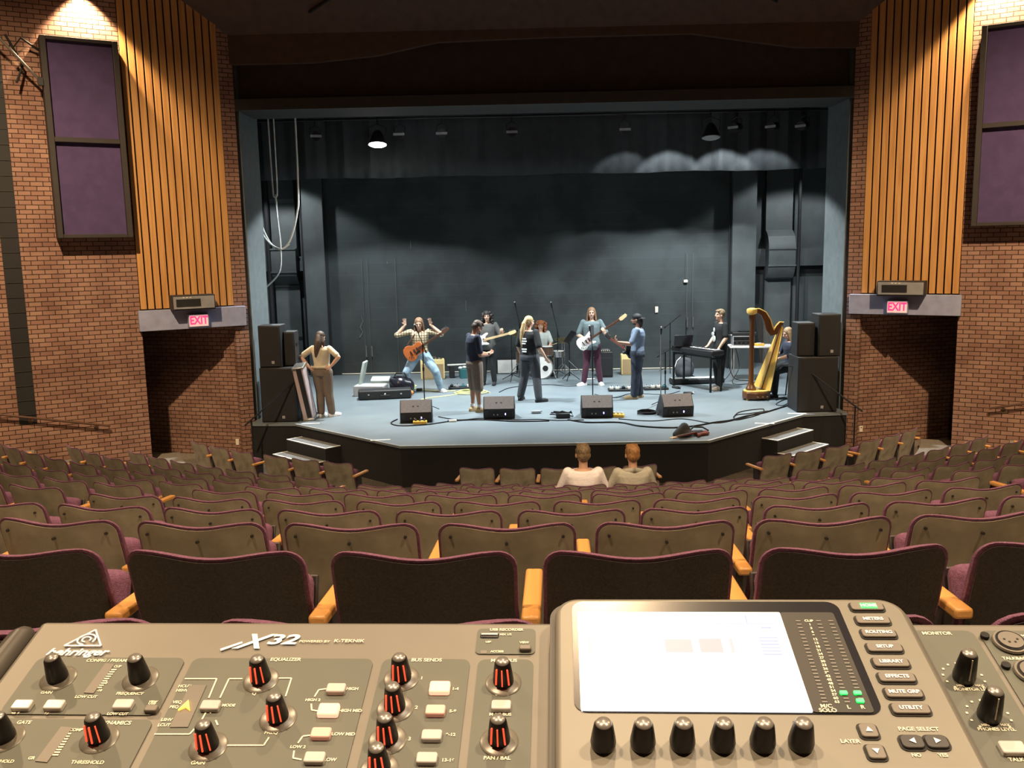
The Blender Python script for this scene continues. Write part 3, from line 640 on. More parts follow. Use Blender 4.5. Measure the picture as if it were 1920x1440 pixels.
ROWN = {-1: 'row hugging the mixing desk', 0: 'second row from mixing desk', 1: 'third row from mixing desk', 2: 'fourth row from mixing desk', 3: 'fifth row from mixing desk', 4: 'sixth row from mixing desk', 5: 'sixth row from stage', 6: 'fifth row from stage', 7: 'fourth row from stage', 8: 'third row from stage', 9: 'second row from stage', 10: 'row along the stage'}
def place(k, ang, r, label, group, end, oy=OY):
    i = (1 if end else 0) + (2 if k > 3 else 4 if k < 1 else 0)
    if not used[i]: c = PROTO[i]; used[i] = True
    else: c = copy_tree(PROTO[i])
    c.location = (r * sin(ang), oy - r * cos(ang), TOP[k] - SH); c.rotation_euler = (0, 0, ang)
    tag(c, label, 'seat', group)
seat_pos = {}
for k in range(-1, 11):
    r = OY - YK[k]; b = OFFB[k]; lim = LIMC[k]
    xs = [b + PITCHW * (j + 0.5) for j in range(-14, 15)]
    xs = [x for x in xs if abs(x) + 0.24 < lim]
    for j, x in enumerate(xs):
        place(k, x / r, r, 'purple-rimmed seat, centre block, %s, %s from the guitarist end' % (ROWN[k], LN[j]), 'centre block seats', j == 0)
    seat_pos[k] = xs
INNER = {10: 2.98, 9: 3.02, 8: 3.19, 7: 3.38, 6: 3.56, 5: 3.72, 4: 3.88, 3: 4.02}
for sx in (-1, 1):
    for k, n in ((10, 6), (9, 7), (8, 8), (7, 9), (6, 9), (5, 7), (4, 5), (3, 3)):
        oy, r = {10: (21.0, 8.83), 9: (20.5, 9.77)}.get(k, (OY, OY - YK[k] + 0.15))
        a0 = math.asin(INNER[k] / r)
        for j in range(n):
            a = a0 + (PITCHW * (j + 0.42) + (0.17 if (k == 10 and j >= 3) else 0)) / r
            place(k, sx * a, r, 'dark-backed seat, %s-side block, %s, %s from the centre aisle' % ('guitarist' if sx < 0 else 'harp', ROWN[k], LN[j]), ('guitarist' if sx < 0 else 'harp') + '-side block seats', (j == 0 or (k == 10 and j == 3)) if sx > 0 else False, oy)

# ================================================================== THINGS ON THE STAGE
def T(name, loc, rz, label, cat, group=None): return tag(empty(name, loc, rz), label, cat, group)
def bx(parent, name, m_, c, d, bevel=0.008, mtx=None): return MB().box(c, d, mtx).build(name, m_, parent, bevel=bevel)
# loudspeakers
def cabinet(x, y, z, w, d, h, label, logo=True, rz=0.0, handle=False):
    e = T('loudspeaker', (x, y, z), rz, label, 'loudspeaker', 'loudspeaker stacks beside the stage')
    bx(e, 'cabinet', 'black_cab', (0, 0, h / 2), (w, d, h), 0.012)
    bx(e, 'grille', 'black', (0, -d / 2 - 0.004, h / 2), (w - 0.04, 0.02, h - 0.04), 0.004)
    if logo: bx(e, 'badge', 'logo' if False else 'grey_plastic', (w * 0.12, -d / 2 - 0.017, 0.10), (0.055, 0.006, 0.055), 0.002)
    MB().box((w / 2 + 0.004, 0, h * 0.62), (0.012, 0.16, 0.05)).build('side_handle', 'black_metal', e)
    return e
cabinet(-5.13, 17.12, 0, 0.68, 0.62, 1.05, 'large black bass loudspeaker on the floor beside the leaning case')
cabinet(-5.25, 17.06, 1.052, 0.42, 0.42, 0.80, 'tall black loudspeaker at the brick end on the guitarist-side bass cabinet')
cabinet(-4.93, 17.20, 1.052, 0.22, 0.34, 0.66, 'shorter black loudspeaker standing inboard on the guitarist-side bass cabinet', False)
cabinet(5.12, 17.16, 0, 0.76, 0.62, 1.06, 'large black bass loudspeaker on the floor beside the harpist')
cabinet(5.32, 17.08, 1.062, 0.42, 0.42, 0.80, 'tall black loudspeaker at the brick end on the harp-side bass cabinet')
cabinet(4.91, 17.14, 1.062, 0.33, 0.38, 0.64, 'shorter black loudspeaker standing next to the harpist on the bass cabinet', False)
# leaning case
e = T('leaning_case', (-4.62, 17.12, 0), 0, 'long pale case with dark strip leaning against the bass loudspeaker', 'case')
a, b = V((0.02, -0.05, 0.02)), V((-0.11, -0.22, 1.08))
MB().bar(a, b, 0.20, 0.36, (0, 1, 0)).build('shell', 'pinkish', e, bevel=0.02)
d_ = (b - a).normalized(); mx_ = V((0.5, -0.86, 0))
MB().bar(a + V((0.03, -0.19, 0.05)), b + V((0.03, -0.19, -0.05)), 0.09, 0.02, (0, 1, 0)).build('dark_strip', 'black', e)
MB().bar(a + V((0.0, 0, 0.0)), a + d_ * 0.05, 0.22, 0.38, (0, 1, 0)).build('end_cap', 'steel', e, bevel=0.01)
MB().bar(b - d_ * 0.05, b, 0.22, 0.38, (0, 1, 0)).build('end_cap', 'steel', e, bevel=0.01)
# floor monitors
def wedge(x, y, rz, label, led):
    e = T('floor_monitor', (x, y, 0), rz, label, 'floor monitor', 'black floor monitors along the stage front')
    w = 0.60
    prof_ = [(0.26, 0.0), (0.27, 0.05), (-0.02, 0.40), (-0.10, 0.42), (-0.26, 0.185), (-0.235, 0.0)]
    fn = lambda p, q, t: V((t, p, q))
    MB().prism(prof_, -w / 2, w / 2, fn).build('cabinet', 'black_cab', e, bevel=0.012)
    # rear top panel, house light put into its paler brown colour
    n = V((0, -0.235, 0.16)).normalized()
    rt_ = Matrix.Rotation(atan2(0.235, -0.16) * -1 + pi, 3, 'X')
    p0_, p1_ = V((0, -0.105, 0.415)), V((0, -0.256, 0.195))
    nn = V((0, -(0.415 - 0.195), 0.151)).normalized()
    MB().bar(p0_ + nn * 0.004, p1_ + nn * 0.004, w - 0.035, 0.012, nn).build('rear_top_panel', 'wedge', e, bevel=0.004)
    for sx in (-0.05, 0.04):
        c = p0_.lerp(p1_, 0.48) + nn * 0.011; MB().bar(c + V((sx, 0, 0)) - V((0, .004, 0)), c + V((sx + 0.0, -0.006, -0.009)), 0.03, 0.004, nn).build('badge', 'black', e)
    bx(e, 'connector_panel', 'black', (0.02, -0.252, 0.10), (w - 0.16, 0.02, 0.12), 0.004)
    for sx in (-0.1, -0.03): MB().cyl((sx, -0.26, 0.09), (sx, -0.27, 0.09), 0.014).build('socket', 'grey_plastic', e)
    if led is not None: bx(e, 'blue_indicator', 'led_blue', (led, -0.265, 0.10), (0.016, 0.006, 0.03), 0)
    MB().cyl((w / 2, 0, 0.2), (w / 2 + 0.006, 0, 0.2), 0.05).build('side_cup', 'black', e)
    MB().prism([(0.262, 0.055), (-0.01, 0.392), (-0.005, 0.402), (0.272, 0.062)], -w / 2 + 0.03, w / 2 - 0.03, fn).build('grille', 'black_metal', e)
wedge(-2.50, 16.74, 0.07, 'black floor monitor between the guitarist and the yellow power strip', 0.10)
wedge(-0.93, 16.96, 0.0, 'black floor monitor between the phone-checking man and black-shirt woman', 0.12)
wedge(0.93, 16.90, -0.02, 'black floor monitor in front of the bass player', 0.12)
wedge(2.42, 16.88, 0.12, 'black floor monitor in front of the keyboard, next to coiled cable', 0.10)
# mic stands
def mic_stand(name, x, y, label, h=1.1, boom=None, mic=True, base='tripod', m_='black_metal', rz=0.0, micm='grey_plastic'):
    e = T(name, (x, y, 0), rz, label, 'microphone stand', 'microphone stands')
    if base == 'round': MB().lathe([(0.13, 0), (0.13, 0.015), (0.03, 0.03), (0.015, 0.05)], 20).build('base', m_, e)
    else:
        for k in range(3):
            a = 2 * pi * k / 3 + 0.4; MB().tube([(0, 0, 0.16), (0.30 * cos(a), 0.30 * sin(a), 0.012)], 0.009).build('leg', m_, e)
    MB().cyl((0, 0, 0.012 if base == 'round' else 0.10), (0, 0, h), 0.011, n=8).build('pole', m_, e)
    MB().cyl((0, 0, h * 0.6), (0, 0, h * 0.6 + 0.07), 0.019, n=10).build('clutch', m_, e)
    tip = V((0, 0, h)); dr = V((0, -0.3, 1)).normalized()
    if boom:
        tip = V(boom); a = V((0, 0, h)); dr = (tip - a).normalized()
        MB().cyl(a - dr * 0.18, tip, 0.008, n=8).build('boom', m_, e)
        MB().cyl(a - dr * 0.20, a - dr * 0.14, 0.016).build('counterweight', m_, e)
    if mic:
        q = MB().cyl(tip, tip + dr * 0.13, 0.012, 0.02, 12).build('microphone', 'black_metal', e)
        MB().ell(tip + dr * 0.145, (0.022, 0.022, 0.022)).build('mic_head', micm, q)
    return e
mic_stand('mic_stand', -2.45, 17.75, 'black boom microphone stand before the guitarist with raised arms', 1.36, (-0.10, 0.05, 1.60))
mic_stand('mic_stand', 0.93, 17.75, 'straight black microphone stand in front of the bass player', 1.22, (-0.03, 0.10, 1.50))
mic_stand('mic_stand', 2.38, 17.75, 'black boom stand without microphone beside the capped guitarist', 1.10, (0.28, 0.0, 1.26), mic=False)
mic_stand('mic_stand', 2.22, 17.30, 'thin straight stand with silver-headed microphone near coiled cable', 1.50, None, m_='grey_plastic', micm='chrome')
mic_stand('mic_stand', -0.72, 21.7, 'boom stand with mic aimed low at the drum kit beside the white box', 1.15, (-0.42, -0.1, 0.93))
mic_stand('mic_stand', -0.52, 22.6, 'tall overhead microphone stand behind the black-shirt woman', 1.35, (-0.08, 0.0, 1.72))
mic_stand('mic_stand', 0.42, 22.2, 'tall overhead microphone stand beside the music stand', 1.18, (-0.12, 0.05, 1.72))
mic_stand('mic_stand', 3.30, 22.7, 'tall boom stand against the back wall beyond the backpack', 1.25, (0.24, -0.1, 1.46), mic=False)
mic_stand('mic_stand', 3.50, 20.9, 'boom stand with arm reaching over the keyboard player side', 1.10, (0.72, -0.25, 1.12))
mic_stand('mic_stand', 3.48, 21.5, 'upright black stand behind the laptop', 1.42, None, mic=False)
# music stand
e = T('music_stand', (0.68, 21.6, 0), 0.2, 'black music stand with tilted desk beside the drum kit', 'music stand')
for k in range(3):
    a = 2 * pi * k / 3; MB().tube([(0, 0, 0.2), (0.25 * cos(a), 0.25 * sin(a), 0.01)], 0.01).build('leg', 'black_metal', e)
MB().cyl((0, 0, 0.1), (0, 0, 0.92), 0.012).build('pole', 'black_metal', e)
mt = Matrix.Rotation(R(38), 3, 'Y')
MB().box((0.02, 0, 1.05), (0.02, 0.5, 0.34), mt).build('desk', 'black_metal', e, bevel=0.004)
MB().box((-0.10, 0, 0.93), (0.06, 0.5, 0.012), mt).build('lip', 'black_metal', e)
# amplifiers
def amp(name, x, y, w, d, h, rz, label, body='tweed', face='grille'):
    e = T(name, (x, y, 0), rz, label, 'amplifier', 'guitar amplifiers at the back')
    bx(e, 'cabinet', body, (0, 0, h / 2), (w, d, h), 0.02)
    bx(e, 'grille_cloth', face, (0, -d / 2 - 0.002, h * 0.42), (w - 0.07, 0.015, h * 0.70), 0.004)
    bx(e, 'control_panel', 'black_metal', (0, -0.02, h + 0.002), (w - 0.1, d * 0.5, 0.01), 0.002)
    for k in range(5): MB().cyl(((k - 2) * w * 0.14, -0.02, h + 0.005), ((k - 2) * w * 0.14, -0.02, h + 0.025), 0.012).build('knob', 'print', e)
    MB().tube([(-0.1, 0.05, h), (-0.09, 0.05, h + 0.035), (0.09, 0.05, h + 0.035), (0.1, 0.05, h)], 0.01).build('handle', 'dark_wood', e)
    return e
amp('combo_amplifier', -2.72, 22.3, 0.60, 0.28, 0.50, 0.12, 'tweed combo amplifier behind the guitarist with raised arms')
amp('combo_amplifier', 2.28, 22.45, 0.52, 0.28, 0.52, -0.03, 'tweed combo amplifier beside the capped guitarist')
e = amp('bass_amplifier', 1.60, 22.1, 0.34, 0.34, 0.64, 0.0, 'black bass amplifier stack behind the bass player', 'black_cab', 'black')
e = T('white_cabinet', (-0.88, 23.0, 0), 0, 'plain white box against the back wall beside the drum kit', 'box')
bx(e, 'cabinet', 'black_cab', (0, 0.06, 0.19), (0.52, 0.24, 0.37), 0.01); bx(e, 'white_front', 'white_canvas', (0.02, -0.07, 0.19), (0.48, 0.02, 0.34), 0.003)
e = tag(MB().lathe([(0.045, 0), (0.05, 0.02), (0.05, 0.17), (0.02, 0.23), (0.018, 0.26)], 14).build('soda_bottle', 'green'), 'bright green bottle standing behind the bass player', 'bottle'); e.location = (1.42, 21.75, 0)
MB().cyl((0, 0, 0.26), (0, 0, 0.29), 0.02).build('bottle_cap', 'white_canvas', e)
MB().lathe([(0.049, 0.06), (0.052, 0.06), (0.052, 0.14), (0.049, 0.14)], 14, ring=True).build('paper_label', 'white_canvas', e)
# drum kit
def drum(name, loc, r_, h, label, axis='Z', shell='dark_wood', head='white_canvas', rz=0):
    e = T(name, loc, rz, label, 'drum', 'drum kit pieces')
    rt_ = Matrix.Rotation(pi / 2, 3, 'X') if axis == 'Y' else Matrix.Identity(3)
    pr_ = [(r_ - 0.01, 0), (r_, 0.0), (r_, h), (r_ - 0.01, h)]
    MB().lathe(pr_, 28, mtx=rt_).build('shell', shell, e)
    z_ = h + 0.003
    MB().lathe([(0.001, z_ - 0.002), (r_ - 0.012, z_ - 0.002), (r_ - 0.012, z_ + 0.002), (0.001, z_ + 0.002)], 28, mtx=rt_).build('drum_head', head, e)
    for zz in (0.0, h - 0.015): MB().lathe([(r_ + 0.001, zz), (r_ + 0.012, zz), (r_ + 0.012, zz + 0.02), (r_ + 0.001, zz + 0.02)], 28, mtx=rt_, ring=True).build('hoop', 'chrome', e)
    for k in range(6):
        a = 2 * pi * k / 6; q = rt_ @ V((cos(a) * (r_ + 0.012), sin(a) * (r_ + 0.012), h / 2)); q2 = rt_ @ V((0, 0, h * 0.35))
        MB().cyl(q - q2, q + q2, 0.007, n=6).build('lug', 'chrome', e)
    if axis == 'Z':
        for k in range(3):
            a = 2 * pi * k / 3; MB().tube([(cos(a) * r_, sin(a) * r_, h * 0.5), (cos(a) * (r_ + 0.03), sin(a) * (r_ + 0.03), -loc[2] + 0.0)], 0.009).build('leg', 'chrome', e)
    return e
e = drum('bass_drum', (0.0, 22.2, 0.29), 0.28, 0.36, 'white-headed bass drum behind the black-shirt woman legs', 'Y', 'dark_wood')
MB().lathe([(0.001, 0), (0.07, 0), (0.07, 0.004), (0.001, 0.004)], 20, c=(0.10, -0.366, -0.02), mtx=Matrix.Rotation(pi / 2, 3, 'X')).build('sound_hole', 'black', e)
for sx in (-1, 1): MB().tube([(sx * 0.26, -0.3, 0.0), (sx * 0.36, -0.42, -0.28)], 0.01).build('leg', 'chrome', e)
drum('floor_tom', (-0.42, 22.45, 0.33), 0.18, 0.34, 'dark floor tom beside the drummer on the white box side')
drum('snare_drum', (0.42, 22.3, 0.50), 0.17, 0.14, 'shallow snare drum beside the drummer knee', shell='chrome')
drum('rack_tom', (0.16, 22.1, 0.56), 0.14, 0.22, 'dark rack tom above the bass drum')
def cymbal(x, y, z, r_, label, tilt=0.15):
    e = T('cymbal_stand', (x, y, 0), 0, label, 'cymbal', 'cymbals of the drum kit')
    for k in range(3):
        a = 2 * pi * k / 3 + 0.5; MB().tube([(0, 0, 0.3), (0.28 * cos(a), 0.28 * sin(a), 0.01)], 0.011).build('leg', 'chrome', e)
    MB().cyl((0, 0, 0.1), (0, 0, z), 0.012).build('pole', 'chrome', e)
    MB().lathe([(0.001, 0.025), (0.03, 0.022), (0.05, 0.008), (r_, -0.01), (r_, -0.013), (0.05, 0.004), (0.001, 0.01)], 30, c=(0, 0, z), mtx=Matrix.Rotation(tilt, 3, 'X')).build('cymbal', 'cymbal', e)
    return e
cymbal(0.55, 22.55, 0.92, 0.20, 'small brass cymbal beside the drummer elbow')
cymbal(0.60, 22.35, 0.86, 0.17, 'hi-hat cymbals near the foot of the music stand', 0.0)
cymbal(-0.55, 22.75, 1.05, 0.23, 'brass cymbal on the white box side of the kit')
e = T('drum_throne', (0.02, 22.85, 0), 0, 'round black drum stool under the drummer', 'stool')
MB().lathe([(0.15, 0.42), (0.17, 0.44), (0.17, 0.49), (0.14, 0.51)], 20).build('seat', 'black', e)
for k in range(3):
    a = 2 * pi * k / 3; MB().tube([(0, 0, 0.42), (0.05 * cos(a), 0.05 * sin(a), 0.2), (0.24 * cos(a), 0.24 * sin(a), 0.01)], 0.011).build('leg', 'chrome', e)
e = T('pedal_stand', (1.02, 21.5, 0), 0.4, 'folded chrome drum hardware lying by the bass player feet', 'drum hardware')
MB().tube([(-0.35, 0.1, 0.5), (0.1, 0, 0.06)], 0.012).build('rod', 'chrome', e)
for k in range(5): MB().tube([(0.05, 0, 0.02 + 0.015 * k), (0.30 - 0.05 * k, -0.15 + 0.08 * k, 0.02 + 0.02 * k)], 0.010).build('strut', 'chrome', e)
# instrument cases and bags, guitarist side
e = T('guitar_case', (-3.50, 19.40, 0), 0.16, 'long closed black instrument case lying on the stage floor', 'case')
bx(e, 'shell', 'black_cab', (0, 0, 0.11), (1.15, 0.36, 0.20), 0.03)
for x in (-0.35, 0.0, 0.35): bx(e, 'latch', 'chrome', (x, -0.185, 0.12), (0.04, 0.012, 0.03), 0.003)
MB().tube([(-0.10, -0.18, 0.10), (-0.09, -0.225, 0.10), (0.09, -0.225, 0.10), (0.10, -0.18, 0.10)], 0.012).build('handle', 'black', e)
e = T('open_case', (-3.88, 19.86, 0), -0.08, 'open pale-lined instrument case with its lid standing up', 'case')
bx(e, 'shell', 'grey_plastic', (0, 0, 0.12), (0.70, 0.42, 0.24), 0.02); bx(e, 'lining', 'case_grey', (0, 0, 0.235), (0.64, 0.36, 0.02), 0.004)
MB().box((-0.19, 0.1, 0.49), (0.05, 0.34, 0.56), Matrix.Rotation(R(14), 3, 'Y')).build('lid', 'case_grey', e, bevel=0.02)
MB().box((0.15, 0.33, 0.30), (0.42, 0.22, 0.08), Matrix.Rotation(R(20), 3, 'X')).build('tray', 'case_grey', e, bevel=0.01)
e = T('duffel_bag', (-3.22, 19.92, 0), 0.1, 'glossy black bag slumped behind the closed instrument case', 'bag')
mb = MB().ell((0, 0, 0.20), (0.25, 0.19, 0.22)).ell((0.12, 0.02, 0.18), (0.2, 0.17, 0.2)).ell((-0.14, 0, 0.28), (0.12, 0.12, 0.12)).cap((-0.1, 0, 0.38), (0.1, 0, 0.36), 0.05)
remesh(mb, 'bag_body', 'gloss_black', e, 0.02, 6)
MB().tube([(-0.14, -0.05, 0.38), (-0.08, -0.08, 0.50), (0.10, -0.08, 0.50), (0.16, -0.05, 0.36)], 0.014).build('strap', 'black', e)
e = tag(MB().ell((0, 0, 0.06), (0.07, 0.06, 0.06)).build('orange_pouch', 'orange'), 'small orange pouch on the floor beside the glossy bag', 'pouch'); e.location = (-2.98, 19.75, 0)
e = tag(MB().box((0, 0, 0.03), (0.13, 0.09, 0.06)).build('effects_pedal', 'black_cab', bevel=0.01), 'single black pedal lying past the orange pouch', 'effects pedal'); e.location = (-2.85, 20.35, 0)
for k in (-1, 1): MB().cyl((k * 0.03, 0, 0.06), (k * 0.03, 0, 0.07), 0.008).build('switch', 'chrome', e)
def pedals(x, y, rz, label, n=4, cols=('grey_plastic', 'print', 'black_cab', 'led')):
    e = T('pedalboard', (x, y, 0), rz, label, 'pedalboard', 'pedalboards on the stage')
    bx(e, 'board', 'black_cab', (0, 0, 0.025), (0.55, 0.26, 0.04), 0.006)
    for i in range(n):
        c = random.choice(['print', 'grey_plastic', 'black_metal', 'teal_plastic'])
        p = bx(e, 'pedal', c, (-0.2 + 0.4 * i / (n - 1), 0, 0.07), (0.075, 0.12, 0.05), 0.005)
        MB().cyl((-0.2 + 0.4 * i / (n - 1), -0.035, 0.09), (-0.2 + 0.4 * i / (n - 1), -0.035, 0.105), 0.01).build('footswitch', 'chrome', p)
        MB().cyl((-0.2 + 0.4 * i / (n - 1), 0.035, 0.09), (-0.2 + 0.4 * i / (n - 1), 0.035, 0.11), 0.012).build('control_knob', 'black', p)
    return e
pedals(-1.92, 20.6, 0.05, 'pedalboard between the guitarist feet and yellow cable coil')
pedals(1.72, 19.85, 0.0, 'pedalboard behind the capped guitarist toes, bass player side')
pedals(2.52, 19.95, 0.05, 'pedalboard behind the capped guitarist heels')
e = T('tool_box', (-1.98, 22.35, 0), 0.2, 'low dark box with white bottles and a pale board on top', 'box')
bx(e, 'box_body', 'teal_plastic', (0.1, 0, 0.12), (0.34, 0.3, 0.24), 0.01); bx(e, 'board', 'white_canvas', (-0.05, 0.1, 0.33), (0.62, 0.10, 0.03), 0.004)
bx(e, 'board_support', 'black_cab', (-0.25, 0.1, 0.16), (0.12, 0.2, 0.31), 0.004)
for x, y in ((0.05, -0.02), (0.16, -0.05), (-0.06, -0.1)): MB().ell((x, y, 0.27), (0.055, 0.05, 0.035)).build('white_parcel', 'white_canvas', e)
loop('guitar_cable', [(-3.55, 21.2, .012), (-3.2, 20.9, .012), (-3.0, 21.1, .012), (-3.3, 21.35, .012), (-3.55, 21.15, .012), (-3.1, 20.75, .012), (-2.6, 20.3, .012), (-2.0, 20.2, .012)], 0.013, 'yellow_cable', 'pale yellow cable snaking behind the guitarist feet')
pts = [(-1.62 + 0.42 * cos(t * 0.9) * (1 - 0.02 * t), 19.85 + 0.22 * sin(t * 0.9), 0.012 + 0.003 * t) for t in range(0, 24)]
loop('guitar_cable', pts, 0.011, 'yellow_cable', 'coiled yellow cable on the floor beside the guitarist')
loop('guitar_cable', [(-2.9, 18.4, .01), (-2.6, 19.2, .01), (-2.2, 19.5, .01), (-1.9, 19.75, .01)], 0.010, 'yellow_cable', 'pale cable trailing from the guitarist to the coil')
# keyboard and its surroundings
kd = V((0.50, -0.866, 0)); ka = atan2(kd.y, kd.x)
e = T('stage_keyboard', (3.45, 19.98, 0.80), ka, 'black electronic keyboard on a four-legged stand beneath the laptop', 'keyboard instrument')
bx(e, 'keyboard_case', 'black_cab', (0, 0, 0.06), (1.36, 0.36, 0.11), 0.02)
bx(e, 'white_keys', 'white_canvas', (0, 0.085, 0.120), (1.16, 0.15, 0.018), 0.003)
for k in range(25):
    if k % 7 not in (2, 6): MB().box((-0.55 + k * 0.0455, 0.06, 0.137), (0.015, 0.09, 0.018)).build('black_key', 'black', e)
bx(e, 'control_strip', 'black_metal', (0, -0.09, 0.118), (1.2, 0.10, 0.01), 0.002)
st = T('keyboard_stand', (3.45, 19.98, 0), ka, 'black table-style stand under the electronic keyboard', 'keyboard stand')
for x in (-0.62, 0.62):
    for y in (-0.15, 0.15): MB().box((x, y, 0.39), (0.035, 0.035, 0.78)).build('leg', 'black_metal', st)
for y in (-0.15, 0.15): MB().box((0, y, 0.77), (1.24, 0.03, 0.04)).build('crossbar', 'black_metal', st)
for x in (-0.62, 0.62): MB().box((x, 0, 0.74), (0.03, 0.3, 0.03)).build('side_bar', 'black_metal', st)
e = T('laptop', (3.17, 20.22, 0.925), 0.05, 'open black laptop seen from behind on the keyboard end', 'laptop')
bx(e, 'keyboard_base', 'black_cab', (0, 0.10, 0.012), (0.40, 0.26, 0.018), 0.004)
MB().box((0, -0.07, 0.145), (0.42, 0.012, 0.27), Matrix.Rotation(R(18), 3, 'X')).build('display_lid', 'gloss_black', e, bevel=0.005)
e = T('backpack', (3.42, 21.35, 0), 0.2, 'dark backpack with pale piping leaning behind the keyboard', 'backpack')
mb = MB().ell((0, 0, 0.26), (0.25, 0.15, 0.29)).ell((0, -0.08, 0.18), (0.18, 0.12, 0.17)).cap((-0.12, 0, 0.46), (0.12, 0, 0.46), 0.06)
remesh(mb, 'bag_body', 'charcoal_denim', e, 0.02, 4)
MB().tube([(-0.25, -0.02, 0.05), (-0.262, -0.03, 0.3), (-0.20, -0.03, 0.47), (-0.1, -0.02, 0.555)], 0.010).build('piping', 'white_canvas', e)
MB().tube([(-0.08, 0.02, 0.54), (0.0, 0.02, 0.62), (0.08, 0.02, 0.54)], 0.012).build('grab_handle', 'black', e)
e = T('keyboard_bag', (3.60, 20.75, 0), 0.1, 'flat dark keyboard bag with white trim lying under the keyboard', 'bag')
bx(e, 'bag_body', 'black_cab', (0, 0, 0.07), (1.25, 0.36, 0.13), 0.04); bx(e, 'white_trim', 'tape', (0, -0.02, 0.138), (1.2, 0.24, 0.006), 0.002)
e = T('sustain_pedal', (3.0, 20.05, 0), 0.5, 'small pedal with chrome lever near the keyboard stand', 'pedal'); bx(e, 'base', 'black_cab', (0, 0, 0.02), (0.1, 0.2, 0.04)); bx(e, 'lever', 'chrome', (0, -0.09, 0.045), (0.06, 0.14, 0.01), 0.003)
e = T('sustain_pedal', (3.12, 19.25, 0), 1.2, 'small silver pedal under the keyboard front edge', 'pedal'); bx(e, 'base', 'black_cab', (0, 0, 0.02), (0.1, 0.2, 0.04)); bx(e, 'lever', 'chrome', (0, -0.07, 0.045), (0.06, 0.16, 0.01), 0.003)
# equipment table
e = T('folding_table', (4.95, 21.2, 0), -0.12, 'white-topped folding table with audio gear behind the harp', 'table')
bx(e, 'tabletop', 'white_canvas', (0, 0, 0.80), (1.0, 0.55, 0.04), 0.01)
for x in (-0.4, 0.4):
    for y in (-0.2, 0.2): MB().cyl((x, y, 0), (x, y, 0.78), 0.014).build('leg', 'grey_plastic', e)
e = T('rack_unit', (4.78, 21.25, 0.822), -0.12, 'grey audio rack full of knobs on the white table', 'audio rack')
bx(e, 'chassis', 'grey_plastic', (0, 0, 0.12), (0.50, 0.36, 0.24), 0.01)
for k in range(2): bx(e, 'rack_face', 'black_metal', (0, -0.184, 0.07 + 0.10 * k), (0.46, 0.01, 0.085), 0.002)
for k in range(4): MB().cyl((-0.15 + 0.1 * k, -0.185, 0.07), (-0.15 + 0.1 * k, -0.20, 0.07), 0.025).build('knob', 'black', e)
e = T('turntable', (4.80, 21.25, 1.063), -0.12, 'flat black unit stacked on the audio rack', 'audio unit'); bx(e, 'chassis', 'black_cab', (0, 0, 0.04), (0.56, 0.38, 0.07), 0.01); MB().lathe([(0.001, 0.075), (0.14, 0.075), (0.14, 0.095), (0.001, 0.1)], 20).build('platter', 'black_metal', e)
e = tag(MB().box((0, 0, 0.03), (0.22, 0.14, 0.055)).build('yellow_box', 'yellow', bevel=0.01), 'small yellow box lying on the white table behind the harp', 'box'); e.location = (5.12, 21.05, 0.822)
MB().box((0, 0, 0.06), (0.10, 0.144, 0.004)).build('paper_band', 'white_canvas', e)
for i, pts in enumerate(([(4.45, 21.0, 0.85), (4.38, 21.0, 0.5), (4.5, 20.9, 0.1), (4.8, 20.9, 0.02), (5.3, 21.3, 0.02)], [(4.5, 21.1, 0.8), (4.48, 21.0, 0.3), (4.2, 20.8, 0.02), (3.9, 20.9, 0.02)], [(4.55, 21.0, 0.8), (4.62, 20.9, 0.35), (4.4, 20.6, 0.02), (4.7, 20.4, 0.02), (5.0, 20.7, 0.02)])):
    loop('table_cable', pts, 0.010, 'black_metal', ('black cable looping off the white table edge', 'black cable dropping to the keyboard side of the table', 'black cable curling in front of the table legs')[i])
e = T('bar_stool', (5.24, 18.75, 0), 0, 'dark stool under the seated harpist', 'stool')
MB().lathe([(0.16, 0.50), (0.18, 0.52), (0.18, 0.56), (0.15, 0.58)], 20).build('seat', 'black', e)
for k in range(4):
    a = pi / 4 + pi / 2 * k; MB().tube([(0.12 * cos(a), 0.12 * sin(a), 0.51), (0.17 * cos(a), 0.17 * sin(a), 0.0)], 0.014).build('leg', 'black_metal', e)
# harp
e = T('concert_harp', (4.42, 18.42, 0), 0.10, 'gold and brown concert harp standing at the edge of the stage', 'harp')
bp = [(-0.30, -0.16), (-0.34, 0.0), (-0.28, 0.17), (0.05, 0.22), (0.20, 0.14), (0.22, -0.12), (0.08, -0.21), (-0.15, -0.21)]
MB().prism(bp, 0.03, 0.17).build('base', 'harp_wood', e, bevel=0.02)
MB().prism([(x * 0.93, y * 0.93) for x, y in bp], 0.17, 0.20).build('base_top', 'gold', e, bevel=0.008)
for x, y in ((-0.26, -0.1), (-0.26, 0.1), (0.16, -0.08), (0.1, 0.12)): MB().cyl((x, y, 0), (x, y, 0.035), 0.03).build('foot', 'gold', e)
MB().lathe([(0.10, 0.19), (0.105, 0.24), (0.07, 0.30), (0.055, 0.36), (0.048, 0.8), (0.050, 1.5), (0.060, 1.66), (0.075, 1.72), (0.06, 1.78)], 16, c=(-0.16, 0, 0), mtx=None).build('column', 'harp_wood', e)
MB().lathe([(0.06, 1.76), (0.10, 1.79), (0.11, 1.84), (0.10, 1.88), (0.04, 1.90)], 16, c=(-0.17, 0, 0)).build('crown', 'gold', e)
